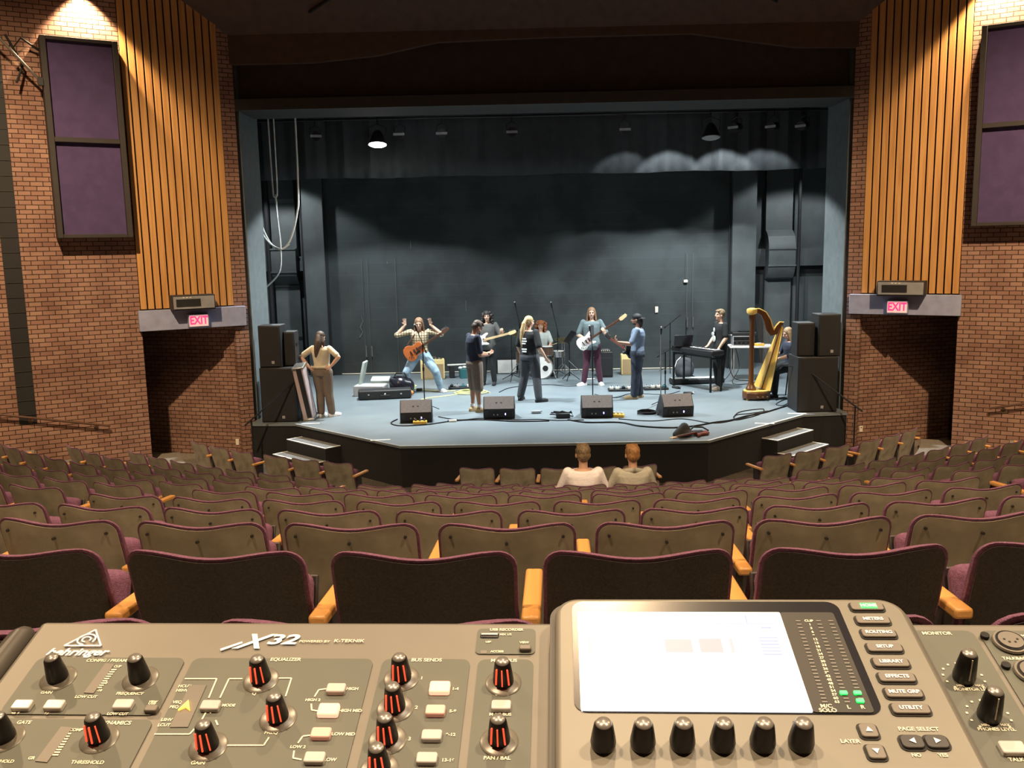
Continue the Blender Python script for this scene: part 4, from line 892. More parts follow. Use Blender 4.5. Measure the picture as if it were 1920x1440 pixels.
# curved neck
cv = [(-0.16, 1.84), (-0.04, 1.84), (0.07, 1.78), (0.15, 1.64), (0.20, 1.47), (0.26, 1.38), (0.33, 1.40), (0.38, 1.50), (0.43, 1.57), (0.49, 1.56)]
wd = [0.05, 0.055, 0.06, 0.07, 0.075, 0.075, 0.065, 0.055, 0.045, 0.04]
lo, hi = [], []
for i, (x, z) in enumerate(cv):
    a = cv[max(i - 1, 0)]; b = cv[min(i + 1, len(cv) - 1)]; t = V((b[0] - a[0], b[1] - a[1])).normalized(); n_ = V((-t.y, t.x))
    hi.append((x + n_.x * wd[i], z + n_.y * wd[i])); lo.append((x - n_.x * wd[i], z - n_.y * wd[i]))
nk = MB(); n = len(cv)
for y in (-0.035, 0.035): nk.v += [(p[0], y, p[1]) for p in lo] + [(p[0], y, p[1]) for p in hi]
for i in range(n - 1):
    nk.f += [(i, i + 1, n + i + 1, n + i), (2 * n + i, 3 * n + i, 3 * n + i + 1, 2 * n + i + 1), (n + i, n + i + 1, 3 * n + i + 1, 3 * n + i), (i, 2 * n + i, 2 * n + i + 1, i + 1)]
nk.f += [(0, n, 3 * n, 2 * n), (n - 1, 3 * n - 1, 4 * n - 1, 2 * n - 1)]
nk.build('curved_neck', 'harp_wood', e, bevel=0.008)
tr = MB().tube([(p[0], -0.036, p[1] - 0.01) for p in hi], 0.012); tr.build('gold_edge', 'gold', e)
# sound box: tapering, rounded back, flat gold board facing the strings and the hall
A_, B_ = V((0.08, 0, 0.22)), V((0.46, 0, 1.50))
sb = MB(); dv = (B_ - A_).normalized(); side = V((0, 1, 0)); bk = dv.cross(side) * -1
if bk.x < 0: bk = -bk
fdir = (V((-0.75, -0.66, 0.25))).normalized(); fdir = (fdir - dv * fdir.dot(dv)).normalized(); sdir = dv.cross(fdir)
rg = MB(); K = 10
for j in range(K + 1):
    t = j / K; c = A_.lerp(B_, t); w = 0.20 * (1 - t) + 0.052 * t; dp = 0.15 * (1 - t) + 0.05 * t
    for i in range(9):
        ph = pi * i / 8
        rg.v.append(tuple(c + sdir * (w * cos(ph)) - fdir * (dp * sin(ph))))
for j in range(K):
    for i in range(8): rg.f.append((j * 9 + i, j * 9 + i + 1, (j + 1) * 9 + i + 1, (j + 1) * 9 + i))
    rg.f.append((j * 9 + 8, j * 9, (j + 1) * 9, (j + 1) * 9 + 8))
rg.f += [tuple(range(8, -1, -1)), tuple(range(K * 9, K * 9 + 9))]
rg.build('sound_box', 'harp_wood', e)
bd = MB()
q = [A_ + sdir * 0.20, A_ - sdir * 0.20, B_ - sdir * 0.05, B_ + sdir * 0.05]
bd.add([p + fdir * 0.002 for p in q] + [p + fdir * 0.012 for p in q], [(0, 1, 2, 3), (7, 6, 5, 4), (0, 4, 5, 1), (1, 5, 6, 2), (2, 6, 7, 3), (3, 7, 4, 0)])
bd.build('soundboard', 'gold', e, smooth=False)
MB().bar(A_ + fdir * 0.014, B_ + fdir * 0.014, 0.022, 0.012, fdir).build('string_rib', 'harp_wood', e)
for k in range(30):
    t = 0.06 + 0.9 * k / 29; p = A_.lerp(B_, t) + fdir * 0.02
    u = (k / 29); i_ = u * (n - 3) + 0.6; i0 = int(i_); f_ = i_ - i0; tx = lo[i0][0] * (1 - f_) + lo[i0 + 1][0] * f_; tz = lo[i0][1] * (1 - f_) + lo[i0 + 1][1] * f_
    MB().cyl(p, (tx, -0.03, tz + 0.02), 0.0022, n=4).build('string', 'grey_plastic', e)
for k in range(3): MB().bar((0.10 - 0.1 * k, -0.205, 0.09), (0.10 - 0.1 * k, -0.26, 0.085), 0.03, 0.012).build('pedal', 'cymbal', e)
# guitars
def guitar(name, label, kind, M4, body_m, board_m='dark_wood', head_m=None, scale=1.0, pg='white_canvas'):
    """local frame: +X neck, +Y towards the upper horn, +Z front"""
    e = tag(empty(name, (0, 0, 0)), label, 'guitar', 'guitars'); e.matrix_world = M4 @ Matrix.Scale(scale, 4)
    if kind == 'round':
        half = [(-0.24, 0.0), (-0.235, 0.08), (-0.20, 0.145), (-0.13, 0.175), (-0.06, 0.165), (0.0, 0.125), (0.05, 0.11), (0.10, 0.12), (0.155, 0.13), (0.195, 0.105), (0.212, 0.05), (0.214, 0.0)]
        poly = half + [(x, -y) for x, y in reversed(half[1:-1])]; poly = [(x, y) for x, y in poly]
    else:
        poly = [(-0.22, 0.0), (-0.215, 0.07), (-0.18, 0.125), (-0.12, 0.15), (-0.05, 0.138), (0.0, 0.112), (0.05, 0.11), (0.11, 0.135), (0.17, 0.15), (0.205, 0.135), (0.19, 0.105), (0.13, 0.075), (0.115, 0.035), (0.115, -0.035), (0.125, -0.07), (0.165, -0.095), (0.175, -0.125), (0.14, -0.135), (0.08, -0.12), (0.02, -0.108), (-0.04, -0.115), (-0.10, -0.145), (-0.17, -0.135), (-0.21, -0.08)]
        if kind == 'single': poly = [(x, (y if y > 0 or x < 0.05 else y)) for x, y in poly if not (x > 0.12 and y > 0.09)] 
    MB().prism(poly, -0.022, 0.022).build('guitar_body', body_m, e, bevel=0.008)
    L = 0.70 if kind != 'bass' else 0.86
    MB().box((0.10 + (L - 0.10) / 2, 0, 0.028), (L - 0.10, 0.05, 0.022)).build('neck', 'maple' if board_m == 'maple' else 'red_wood', e, bevel=0.004)
    MB().box((0.10 + (L - 0.10) / 2, 0, 0.041), (L - 0.12, 0.047, 0.005)).build('fretboard', board_m, e)
    hp = [(L - 0.01, -0.024), (L + 0.04, -0.045), (L + 0.16, -0.030), (L + 0.19, 0.0), (L + 0.17, 0.045), (L + 0.03, 0.038), (L - 0.01, 0.024)]
    h_ = MB().prism(hp, 0.012, 0.030).build('headstock', head_m or 'dark_wood', e, bevel=0.003)
    for k in range(4 if kind == 'bass' else 6): MB().cyl((L + 0.03 + 0.025 * k, 0.045, 0.02), (L + 0.03 + 0.025 * k, 0.075, 0.02), 0.008, n=8).build('tuning_peg', 'chrome', h_)
    MB().prism([(-0.06, -0.10), (-0.02, -0.09), (0.10, -0.10), (0.12, -0.04), (0.11, 0.05), (0.04, 0.06), (-0.08, 0.02)] if kind != 'round' else [(-0.02, -0.10), (0.04, -0.09), (0.10, -0.09), (0.10, -0.045), (0.0, -0.045)], 0.022, 0.026).build('pickguard', pg, e)
    for x in (0.0, 0.07): MB().box((x, 0, 0.028), (0.03, 0.075, 0.012)).build('pickup', 'black' if body_m != 'black_cab' else 'chrome', e)
    MB().box((-0.08, 0, 0.030), (0.025, 0.085, 0.014)).build('bridge', 'chrome', e)
    s_ = MB()
    for k in range(6): s_.box(((L - 0.08) / 2, -0.018 + 0.0072 * k, 0.048), (L + 0.08, 0.001, 0.001))
    s_.build('strings', 'chrome', e)
    for x, y in ((-0.13, -0.09), (-0.09, -0.11), (-0.16, -0.06)): MB().cyl((x, y, 0.022), (x, y, 0.035), 0.011).build('knob', 'black', e)
    return e
def gframe(o, xd, zd):
    xd = V(xd).normalized(); zd = V(zd); zd = (zd - xd * zd.dot(xd)).normalized(); yd = zd.cross(xd)
    m4 = Matrix((xd, yd, zd)).transposed().to_4x4(); m4.translation = V(o); return m4
guitar('electric_guitar', 'dark red guitar lying at the stage edge, headstock over the rim', 'strat', gframe((2.50, 14.95, 0.035), (-0.72, -0.62, 0.01), (0, 0, 1)), 'red_wood', 'dark_wood', 'maple', 0.85, 'black')
e = T('guitar_bag', (2.22, 14.86, 0.0), 0, 'crumpled grey-green bag beside the guitar at the stage edge', 'bag')
remesh(MB().cap((-0.14, -0.08, 0.05), (0.02, 0.02, 0.16), 0.06, 0.08).cap((0.02, 0.02, 0.16), (0.12, 0.06, 0.05), 0.08, 0.05).ell((0, 0, 0.06), (0.15, 0.1, 0.06)).cap((0.1, 0.05, 0.05), (0.34, 0.2, 0.04), 0.04, 0.035), 'bag_body', 'charcoal_denim', e, 0.02, 3)
MB().tube([(0.1, 0.1, 0.06), (0.22, 0.26, 0.11), (0.38, 0.28, 0.10), (0.46, 0.18, 0.06)], 0.016).build('strap', 'black', e)
# power strips, floor cables
e = T('power_strip', (-2.40, 16.40, 0), 0.05, 'yellow power strip on the floor before the guitarist-side monitor', 'power strip', 'yellow power strips')
bx(e, 'housing', 'yellow', (0, 0, 0.03), (0.26, 0.09, 0.055), 0.008)
for k in range(3): bx(e, 'plug', 'black', (-0.08 + 0.08 * k, 0, 0.07), (0.035, 0.04, 0.04), 0.006)
e = T('power_strip', (1.32, 16.72, 0), -0.2, 'yellow power strip beside the monitor of the bass player', 'power strip', 'yellow power strips')
bx(e, 'housing', 'yellow', (0, 0, 0.03), (0.24, 0.12, 0.055), 0.008)
for k in range(3): bx(e, 'plug', 'print', (-0.07 + 0.07 * k, 0.02, 0.07), (0.04, 0.05, 0.05), 0.006)
e = T('cable_tangle', (0.28, 16.75, 0), 0, 'black tangle of cables and a stage box between the two middle monitors', 'cable pile')
bx(e, 'stage_box', 'black_cab', (0, 0, 0.05), (0.26, 0.18, 0.09), 0.01)
rnd = random.Random(3); mb = MB()
P2 = [(rnd.uniform(-0.25, 0.25), rnd.uniform(-0.13, 0.13), 0.03 + 0.1 * rnd.random()) for _ in range(14)]
mb.tube(P2, 0.012); mb.build('tangled_cable', 'black_metal', e)
def floor_cable(pts, label, r_=0.011): return loop('floor_cable', [(x, y, r_) for x, y in pts], r_, 'black_metal', label)
def at(px, py, z=0.012):   # a point of the stage floor
    d = fwd + cr * ((px - 960) / F_PX) - cu * ((py - 720) / F_PX); t = (z - CAM.z) / d.z; p = CAM + d * t; return (p.x, p.y)
def fc(pts, label, r_=0.011): return floor_cable([at(*p) for p in pts], label, r_)
fc([(745, 786), (733, 793), (750, 798), (800, 796), (850, 789), (905, 787), (965, 790), (1030, 789)], 'long black cable along the stage front before the first two monitors')
fc([(822, 781), (860, 787), (905, 784), (960, 787), (1010, 786), (1045, 788), (1095, 787)], 'second black cable weaving beside the long front cable', 0.009)
fc([(1065, 787), (1100, 792), (1160, 792), (1200, 799), (1255, 802), (1300, 799), (1340, 792), (1370, 788), (1400, 780), (1432, 774), (1462, 765), (1498, 754)], 'heavy black cable sweeping toward the harp-side loudspeakers', 0.014)
fc([(1160, 785), (1220, 789), (1280, 785), (1340, 793), (1390, 784), (1425, 772)], 'thinner black cable from the last monitor toward the harp', 0.009)
fc([(1375, 782), (1385, 773), (1410, 768), (1432, 767), (1425, 776), (1398, 784), (1378, 787), (1380, 778), (1405, 775), (1440, 770)], 'looped black cable lying near the harp-side stage edge', 0.009)
fc([(1455, 750), (1470, 745), (1480, 752), (1468, 760), (1455, 757), (1475, 748), (1490, 752)], 'small cable loop on the floor before the harpist', 0.008)
cx_, cy_ = at(1212, 776)
pts = [(cx_ + 0.17 * cos(t * 1.05) + 0.02 * (t % 3), cy_ + 0.17 * sin(t * 1.05), 0.012 + 0.003 * t) for t in range(0, 22)]
loop('floor_cable', pts, 0.010, 'black_metal', 'coil of black cable beside the last floor monitor')
floor_cable([(-1.0, 19.9), (-0.7, 20.6), (0.1, 20.9), (0.6, 20.6), (1.1, 20.8)], 'black cable crossing the floor ahead of the drum kit', 0.009)
floor_cable([(1.1, 19.4), (1.5, 18.9), (1.9, 19.4), (2.6, 19.2), (3.0, 19.6)], 'thin cable between bass player and capped guitarist', 0.007)
e = tag(MB().box((0, 0, 0.03), (0.18, 0.10, 0.05)).build('direct_box', 'grey_plastic', bevel=0.008), 'small grey box on the floor between the middle monitors', 'direct box'); e.location = (-0.22, 17.25, 0); e.rotation_euler = (0, 0, 0.2)
MB().cyl((0.09, 0, 0.03), (0.12, 0, 0.03), 0.012).build('jack', 'chrome', e)
e = tag(MB().box((0, 0, 0.02), (0.14, 0.08, 0.035)).build('adapter_box', 'print', bevel=0.008), 'small pale adapter on the front cable between first two monitors', 'adapter'); e.location = (-1.80, 16.55, 0)
MB().cyl((-0.07, 0, 0.02), (-0.10, 0, 0.02), 0.01).build('cable_gland', 'black', e)

# ================================================================== PEOPLE
DEF = dict(pelvis=(0, 0, 0.96), chest=(0, -0.01, 1.28), neck=(0, -0.015, 1.46), head=(0, 0.02, 1.63))
for s_, n_ in ((1, 'R'), (-1, 'L')):
    DEF.update({'hip' + n_: (s_ * 0.095, 0, 0.92), 'kn' + n_: (s_ * 0.105, 0.02, 0.50), 'an' + n_: (s_ * 0.11, -0.03, 0.085), 'toe' + n_: (s_ * 0.135, 0.13, 0.03),
                'sh' + n_: (s_ * 0.185, -0.01, 1.425), 'el' + n_: (s_ * 0.235, -0.04, 1.13), 'wr' + n_: (s_ * 0.245, 0.05, 0.89)})
def rotm(yaw, pitch, roll=0): return Matrix.Rotation(yaw, 3, 'Z') @ Matrix.Rotation(pitch, 3, 'X') @ Matrix.Rotation(roll, 3, 'Y')
def torso(mb, J, g, k=1.0, z0=-0.08, top=True):
    P_, C_, N_ = V(J['pelvis']), V(J['chest']), V(J['neck'])
    hx = (V(J['hipR']) - V(J['hipL'])).normalized(); sx = (V(J['shR']) - V(J['shL'])).normalized()
    dn = (C_ - P_).normalized(); up_ = (N_ - C_).normalized()
    rg = []
    seq = [(P_ + dn * z0, hx, dn, 0.150, 0.105), (P_ + dn * 0.0, hx, dn, 0.170, 0.118), (P_.lerp(C_, 0.4), hx.lerp(sx, 0.4), dn, 0.143, 0.105), (P_.lerp(C_, 0.75), hx.lerp(sx, 0.75), dn.lerp(up_, 0.4), 0.155, 0.115),
           (C_ + up_ * 0.03, sx, up_, 0.172, 0.122), (C_.lerp(N_, 0.62), sx, up_, 0.178, 0.105), (C_.lerp(N_, 0.88), sx, up_, 0.135, 0.082), (N_, sx, up_, 0.070, 0.062)]
    if not top: seq = seq[:-1] + [(N_ - up_ * 0.012, sx, up_, 0.085, 0.07)]
    for c, x_, u_, a, b in seq:
        x_ = x_.normalized(); u_ = u_.normalized(); y_ = u_.cross(x_).normalized()
        rg.append((c, x_ * (a * k + g), y_ * (b * k + g)))
    mb.rings(rg); return rg
def hand(mb, wr, d, n, side=1, curl=0.35, spread=0.0, thumb=True):
    """d: direction of the fingers, n: direction the palm faces; side: +1 puts the thumb on n x d side"""
    wr = V(wr); d = V(d).normalized(); n = V(n); n = (n - d * n.dot(d)).normalized(); w = n.cross(d) * side
    for k in range(4):
        o = (-1.5 + k) * 0.019
        mb.cap(wr + w * o * 0.6, wr + d * 0.082 + w * o, 0.014, 0.0125, 8)
    L = (0.058, 0.070, 0.076, 0.068)
    for k in range(4):
        o = (-1.5 + k) * 0.0205; a = wr + d * 0.085 + w * o
        d1 = (d + w * (-1.5 + k) * spread + n * curl * 0.7).normalized(); d2 = (d1 + n * curl * 1.5).normalized()
        b = a + d1 * L[k] * 0.52; c = b + d2 * L[k] * 0.50
        mb.cap(a, b, 0.0092, 0.0085, 8); mb.cap(b, c, 0.0085, 0.0072, 8)
    if thumb:
        a = wr + d * 0.022 + w * 0.026; b = a + (d * 0.6 + w * 0.75 + n * 0.25).normalized() * 0.042; c = b + (d * 0.9 + w * 0.3 + n * 0.3).normalized() * 0.032
        mb.cap(a, b, 0.0125, 0.0105, 8); mb.cap(b, c, 0.0105, 0.0085, 8)
def person(label, loc, rz, H=1.75, J=None, look=(0, 0), skin='skin', shirt=None, sleeve=0.65, baggy=0.020, trousers='dark_denim', leg_to='an', legr=1.0, shoe='black', hands=None, hair=None, hairm='brown_hair', hem=-0.10, k=1.0, face=True, neck_r=0.052, sleeve2=None):
    j = dict(DEF); j.update(J or {})
    s = H / 1.75; j = {a: V(b) * s for a, b in j.items()}
    mb = MB()
    torso(mb, j, 0, k * s)
    hm = rotm(look[0], look[1]); hc = j['head']
    nd = (hc - j['neck'])
    mb.cap(j['neck'] - nd * 0.15, hc - hm @ V((0, 0.015, 0.06)) * s, neck_r * s, (neck_r - 0.002) * s)
    def hp(x, y, z): return hc + hm @ V((x, y, z)) * s
    mb.ell(hp(0, -0.012, 0.025), (0.076 * s, 0.092 * s, 0.092 * s), hm)
    mb.ell(hp(0, 0.022, -0.035), (0.060 * s, 0.066 * s, 0.080 * s), hm)
    mb.ell(hp(0, 0.060, -0.090), (0.026 * s, 0.024 * s, 0.020 * s), hm)
    mb.cap(hp(0, 0.084, 0.005), hp(0, 0.104, -0.028), 0.009 * s, 0.014 * s, 8)
    mb.cap(hp(-0.045, 0.074, 0.022), hp(0.045, 0.074, 0.022), 0.011 * s, n=8)
    for q in (-1, 1):
        mb.ell(hp(q * 0.078, -0.008, -0.015), (0.012 * s, 0.020 * s, 0.031 * s), hm)
        mb.ell(hp(q * 0.040, 0.058, -0.035), (0.020 * s, 0.020 * s, 0.018 * s), hm)
    for n_ in 'RL':
        sh, el, wr = j['sh' + n_], j['el' + n_], j['wr' + n_]
        mid = el.lerp(wr, 0.3)
        mb.chain([sh, sh.lerp(el, 0.35), el, mid, wr], [0.056 * k * s, 0.050 * k * s, 0.040 * s, 0.042 * s, 0.026 * s])
        hd = (hands or {}).get(n_, {})
        d = V(hd.get('d', (wr - el).normalized())); n2 = V(hd.get('n', (0, 1, 0) if abs(d.normalized().y) < 0.8 else (0, 0, -1)))
        hand(mb, wr, d, n2, hd.get('side', 1 if n_ == 'R' else -1), hd.get('curl', 0.35), hd.get('spread', 0.03))
        hi_, kn, an, to = j['hip' + n_], j['kn' + n_], j['an' + n_], j['toe' + n_]
        calf = kn.lerp(an, 0.28) - V((0, 0.012 * s, 0))
        mb.chain([hi_, hi_.lerp(kn, 0.45), kn, calf, kn.lerp(an, 0.7), an], [0.088 * k * s, 0.078 * k * s, 0.055 * s, 0.056 * s, 0.040 * s, 0.036 * s])
        mb.chain([an - V((0, 0.0, 0.035)) * s, to], [0.038 * s, 0.028 * s])
    body = remesh(mb, 'person', skin, None, 0.0075, 3)
    body.location = loc; body.rotation_euler = (0, 0, rz)
    tag(body, label, 'person')
    # shirt
    if shirt:
        mb = MB(); torso(mb, j, baggy * s, k * s, z0=hem, top=False)
        for n_ in 'RL':
            sh, el, wr = j['sh' + n_], j['el' + n_], j['wr' + n_]
            r0 = (0.054 * k + baggy * 0.38) * s
            sl = (sleeve2 or {}).get(n_, sleeve)
            if sl <= 1: e_ = sh.lerp(el, sl); mb.chain([sh - (sh - j['chest']) * 0.25, sh, e_], [r0, r0, r0 * 1.0])
            else: mb.chain([sh - (sh - j['chest']) * 0.25, sh, el, el.lerp(wr, sl - 1)], [r0, r0, r0 * 0.85, r0 * 0.62])
        remesh(mb, 'shirt', shirt, body, 0.010, 4)
    # trousers
    mb = MB(); g = 0.016 * legr * s
    P_ = j['pelvis']; hx = (j['hipR'] - j['hipL']).normalized(); dn = (j['chest'] - P_).normalized()
    y_ = dn.cross(hx).normalized()
    mb.rings([(P_ - dn * 0.10 * s, hx * (0.165 * k * s + g), y_ * (0.115 * k * s + g)), (P_ - dn * 0.03 * s, hx * (0.172 * k * s + g), y_ * (0.122 * k * s + g)), (P_ + dn * 0.07 * s, hx * (0.155 * k * s + g * 0.6), y_ * (0.112 * k * s + g * 0.6))])
    for n_ in 'RL':
        hi_, kn, an = j['hip' + n_], j['kn' + n_], j['an' + n_]
        if leg_to == 'an': mb.chain([hi_, hi_.lerp(kn, 0.45), kn, kn.lerp(an, 0.5), an + (kn - an) * 0.05], [0.092 * k * s + g, 0.080 * k * s + g, 0.060 * s + g, 0.056 * s + g, 0.046 * s + g])
        else: mb.chain([hi_, hi_.lerp(kn, 0.45), kn - (kn - hi_) * 0.02 + (an - kn) * 0.08], [0.094 * k * s + g, 0.086 * k * s + g, 0.072 * s + g])
    remesh(mb, 'trousers', trousers, body, 0.010, 4)
    # shoes
    for n_ in 'RL':
        an, to = j['an' + n_], j['toe' + n_]
        d = V((to.x - an.x, to.y - an.y, 0)); d = d.normalized() if d.length > 0.01 else V((0, 1, 0)); w = V((d.y, -d.x, 0))
        zb = an.z - 0.085 * s
        f = lambda a, b, c: V((an.x, an.y, zb)) + d * a * s + w * b * s + V((0, 0, c * s))
        mb = MB().chain([f(-0.045, 0, 0.04), f(0.05, 0, 0.045), f(0.14, 0, 0.035), f(0.185, 0, 0.032)], [0.040 * s, 0.043 * s, 0.040 * s, 0.030 * s]).cap(f(-0.01, 0, 0.06), f(0.0, 0, 0.095), 0.040 * s, 0.042 * s)
        mb.prism([(-0.075, -0.035), (0.05, -0.044), (0.17, -0.042), (0.205, -0.02), (0.205, 0.02), (0.17, 0.042), (0.05, 0.044), (-0.075, 0.035)], 0.0, 0.024, f)
        remesh(mb, 'shoe', shoe, body, 0.008, 3)
    if face:
        for q in (-1, 1):
            MB().ell(hp(q * 0.031, 0.079, 0.004), (0.0125 * s, 0.006 * s, 0.006 * s), hm, 10, 6).build('eye', 'dark', body)
            MB().cap(hp(q * 0.018, 0.086, 0.027), hp(q * 0.050, 0.073, 0.026), 0.0045 * s, n=6).build('eyebrow', hairm, body)
        MB().cap(hp(-0.020, 0.083, -0.057), hp(0.020, 0.083, -0.057), 0.0065 * s, n=6).build('mouth', 'lip', body)
    if hair:
        mb = MB(); hair(mb, hp, s, hm)
        remesh(mb, 'hair', hairm, body, 0.009, 2)
    body['_'] = 0; del body['_']
    return body, j, hp
def short_hair(mb, hp, s, hm, r=1.0):
    mb.ell(hp(0, -0.026, 0.045), (0.087 * s * r, 0.098 * s * r, 0.088 * s * r), hm)
    mb.ell(hp(0, -0.058, -0.005), (0.078 * s, 0.062 * s, 0.070 * s), hm)
    for x in (-0.05, -0.02, 0.02, 0.05): mb.cap(hp(x, 0.01, 0.105), hp(x * 1.15, 0.070, 0.080), 0.020 * s, 0.014 * s, 8)
    for q in (-1, 1): mb.cap(hp(q * 0.074, 0.0, 0.05), hp(q * 0.078, 0.0, 0.0), 0.016 * s, 0.010 * s, 8)
def long_hair(L=0.34, out=0.075, front=True, lower=0.05):
    def f(mb, hp, s, hm):
        mb.ell(hp(0, -0.024, 0.042), (0.090 * s, 0.100 * s, 0.088 * s), hm)
        mb.ell(hp(0, -0.06, -0.02), (0.080 * s, 0.055 * s, 0.085 * s), hm)
        rnd = random.Random(5)
        for i in range(15):
            a = R(-12 + 204 * i / 14); x, y = cos(a), -sin(a)
            p0 = hp(x * 0.076, y * 0.07 - 0.012, 0.02); l = L * (0.85 + 0.25 * rnd.random())
            p1 = hp(x * (out + 0.012), y * 0.085 - 0.012, -0.07); p2 = hp(x * (out + 0.02) + 0.01 * rnd.uniform(-1, 1), y * 0.10 - 0.010, -l * 0.62); p3 = hp(x * (out - 0.0) + 0.015 * rnd.uniform(-1, 1), y * 0.10, -l)
            mb.chain([p0, p1, p2, p3], [0.024 * s, 0.026 * s, 0.023 * s, 0.012 * s], 8)
    return f
def curly_hair(spread=0.11, drop=0.16, n=46, seed=2):
    def f(mb, hp, s, hm):
        mb.ell(hp(0, -0.022, 0.05), (0.093 * s, 0.106 * s, 0.092 * s), hm)
        rnd = random.Random(seed)
        for i in range(n):
            a = R(rnd.uniform(-25, 205)); z = rnd.uniform(-drop, 0.10); rr = spread * (0.75 + 0.25 * rnd.random()) * (1 if z < 0.05 else 0.75)
            mb.ell(hp(cos(a) * rr, -0.02 - sin(a) * rr * 0.95, z), (0.033 * s,) * 3, None, 8, 6)
    return f
def Wp(b, p): return Matrix.Translation(b.location) @ Matrix.Rotation(b.rotation_euler[2], 4, 'Z') @ V(p)
def Wd(b, p): return Matrix.Rotation(b.rotation_euler[2], 3, 'Z') @ V(p)
def on_person(b, c, tip, nrm):   # guitar frame from person-local points
    c2, t2 = Wp(b, c), Wp(b, tip); return gframe(c2, t2 - c2, Wd(b, nrm))

# 1 woman with hands on hips, seen from behind
def tied_back(mb, hp, s, hm):
    mb.ell(hp(0, -0.026, 0.042), (0.090 * s, 0.100 * s, 0.090 * s), hm); mb.ell(hp(0, -0.06, -0.01), (0.08 * s, 0.06 * s, 0.08 * s), hm)
    mb.chain([hp(0.0, -0.09, 0.0), hp(0.01, -0.115, -0.10), hp(0.0, -0.125, -0.20), hp(-0.01, -0.12, -0.31), hp(-0.03, -0.10, -0.40)], [0.06 * s, 0.065 * s, 0.06 * s, 0.045 * s, 0.02 * s])
    mb.chain([hp(0.05, -0.05, 0.0), hp(0.085, -0.05, -0.10), hp(0.10, -0.03, -0.18)], [0.04 * s, 0.035 * s, 0.02 * s])
b, j, hp = person('person in cream top and brown trousers, hands on hips, back to the seats', (-4.38, 17.30, 0), R(-12), 1.68,
    dict(elR=(0.40, -0.06, 1.24), wrR=(0.22, -0.10, 1.04), elL=(-0.42, -0.06, 1.24), wrL=(-0.22, -0.10, 1.02), shR=(0.18, -0.01, 1.41), shL=(-0.18, -0.01, 1.41), knR=(0.11, 0.02, 0.5), hipR=(0.10, 0, .92), anL=(-0.06, -0.02, 0.085), toeL=(-0.04, 0.14, 0.03), knL=(-0.08, .03, .5), anR=(0.14, 0.06, 0.085), toeR=(0.24, 0.18, 0.03)),
    look=(R(-8), R(-12)), shirt='cream_cotton', sleeve=0.75, trousers='brown_twill', legr=1.9, shoe='white_canvas', hair=tied_back, hairm='brown_hair', face=False,
    hands=dict(R=dict(d=(-0.9, 0.1, -0.3), n=(0, 1, 0), side=-1), L=dict(d=(0.9, 0.1, -0.3), n=(0, 1, 0), side=1)), hem=-0.02)
MB().chain([(-0.15, -0.155, 1.02), (0.0, -0.165, 1.0), (0.15, -0.155, 1.02)], [0.012, 0.012, 0.012], 8).build('belt_knot', 'cream_cotton', b)
# 2 guitarist with raised arms, facing the seats
b, j, hp = person('long-haired person in plaid shirt and pale jeans with both arms raised, orange guitar on strap', (-2.77, 20.12, 0), pi, 1.84,
    dict(pelvis=(0, 0, 0.84), chest=(0, 0.0, 1.16), neck=(0, 0.02, 1.34), head=(0.0, 0.07, 1.50), hipR=(0.10, 0, 0.80), hipL=(-0.10, 0, 0.80), knR=(0.30, 0.10, 0.46), knL=(-0.33, 0.10, 0.46), anR=(0.36, -0.02, 0.085), anL=(-0.42, -0.02, 0.085), toeR=(0.46, 0.12, 0.03), toeL=(-0.53, 0.12, 0.03),
         shR=(0.19, 0.01, 1.32), shL=(-0.19, 0.01, 1.32), elR=(0.47, 0.10, 1.27), elL=(-0.47, 0.10, 1.27), wrR=(0.29, 0.10, 1.48), wrL=(-0.25, 0.10, 1.47)),
    look=(0, R(-14)), shirt='cream_cotton', sleeve=1.0, trousers='light_denim', legr=1.7, shoe='white_canvas', hair=long_hair(0.30), hairm='long_brown', hem=-0.02,
    hands=dict(R=dict(d=(0.1, 0.2, 1), n=(-0.4, 0.9, 0), curl=0.15, spread=0.12), L=dict(d=(0.12, 0.2, 1), n=(0.4, 0.9, 0), curl=0.15, spread=0.12)))
pm = bpy.data.materials.new('plaid'); pm.use_nodes = True
nt = pm.node_tree; tcn = nt.nodes.new('ShaderNodeTexCoord'); bs = nt.nodes['Principled BSDF']; bs.inputs['Roughness'].default_value = 0.9
w1 = nt.nodes.new('ShaderNodeTexWave'); w1.bands_direction = 'X'; w1.inputs['Scale'].default_value = 5.5; w2 = nt.nodes.new('ShaderNodeTexWave'); w2.bands_direction = 'Z'; w2.inputs['Scale'].default_value = 5.5
mxp = nt.nodes.new('ShaderNodeMath'); mxp.operation = 'MULTIPLY'; rpp = nt.nodes.new('ShaderNodeValToRGB')
for w_ in (w1, w2): nt.links.new(tcn.outputs['Object'], w_.inputs['Vector'])
nt.links.new(w1.outputs['Fac'], mxp.inputs[0]); nt.links.new(w2.outputs['Fac'], mxp.inputs[1]); nt.links.new(mxp.outputs[0], rpp.inputs[0]); nt.links.new(rpp.outputs[0], bs.inputs['Base Color'])
rpp.color_ramp.elements[0].color = (0.22, 0.16, 0.09, 1); rpp.color_ramp.elements[1].color = (0.66, 0.58, 0.40, 1); rpp.color_ramp.elements[1].position = 0.45
for c in b.children:
    if c.name.startswith('shirt'): c.data.materials.clear(); c.data.materials.append(pm)
c0, t0 = (0.10, 0.20, 0.98), (-0.46, 0.22, 1.33)
guitar('electric_guitar', 'round orange-brown guitar hanging from the raised-arms player', 'round', on_person(b, c0, t0, (0, 1, 0.05)), 'orange_top', scale=1.05, pg='black')
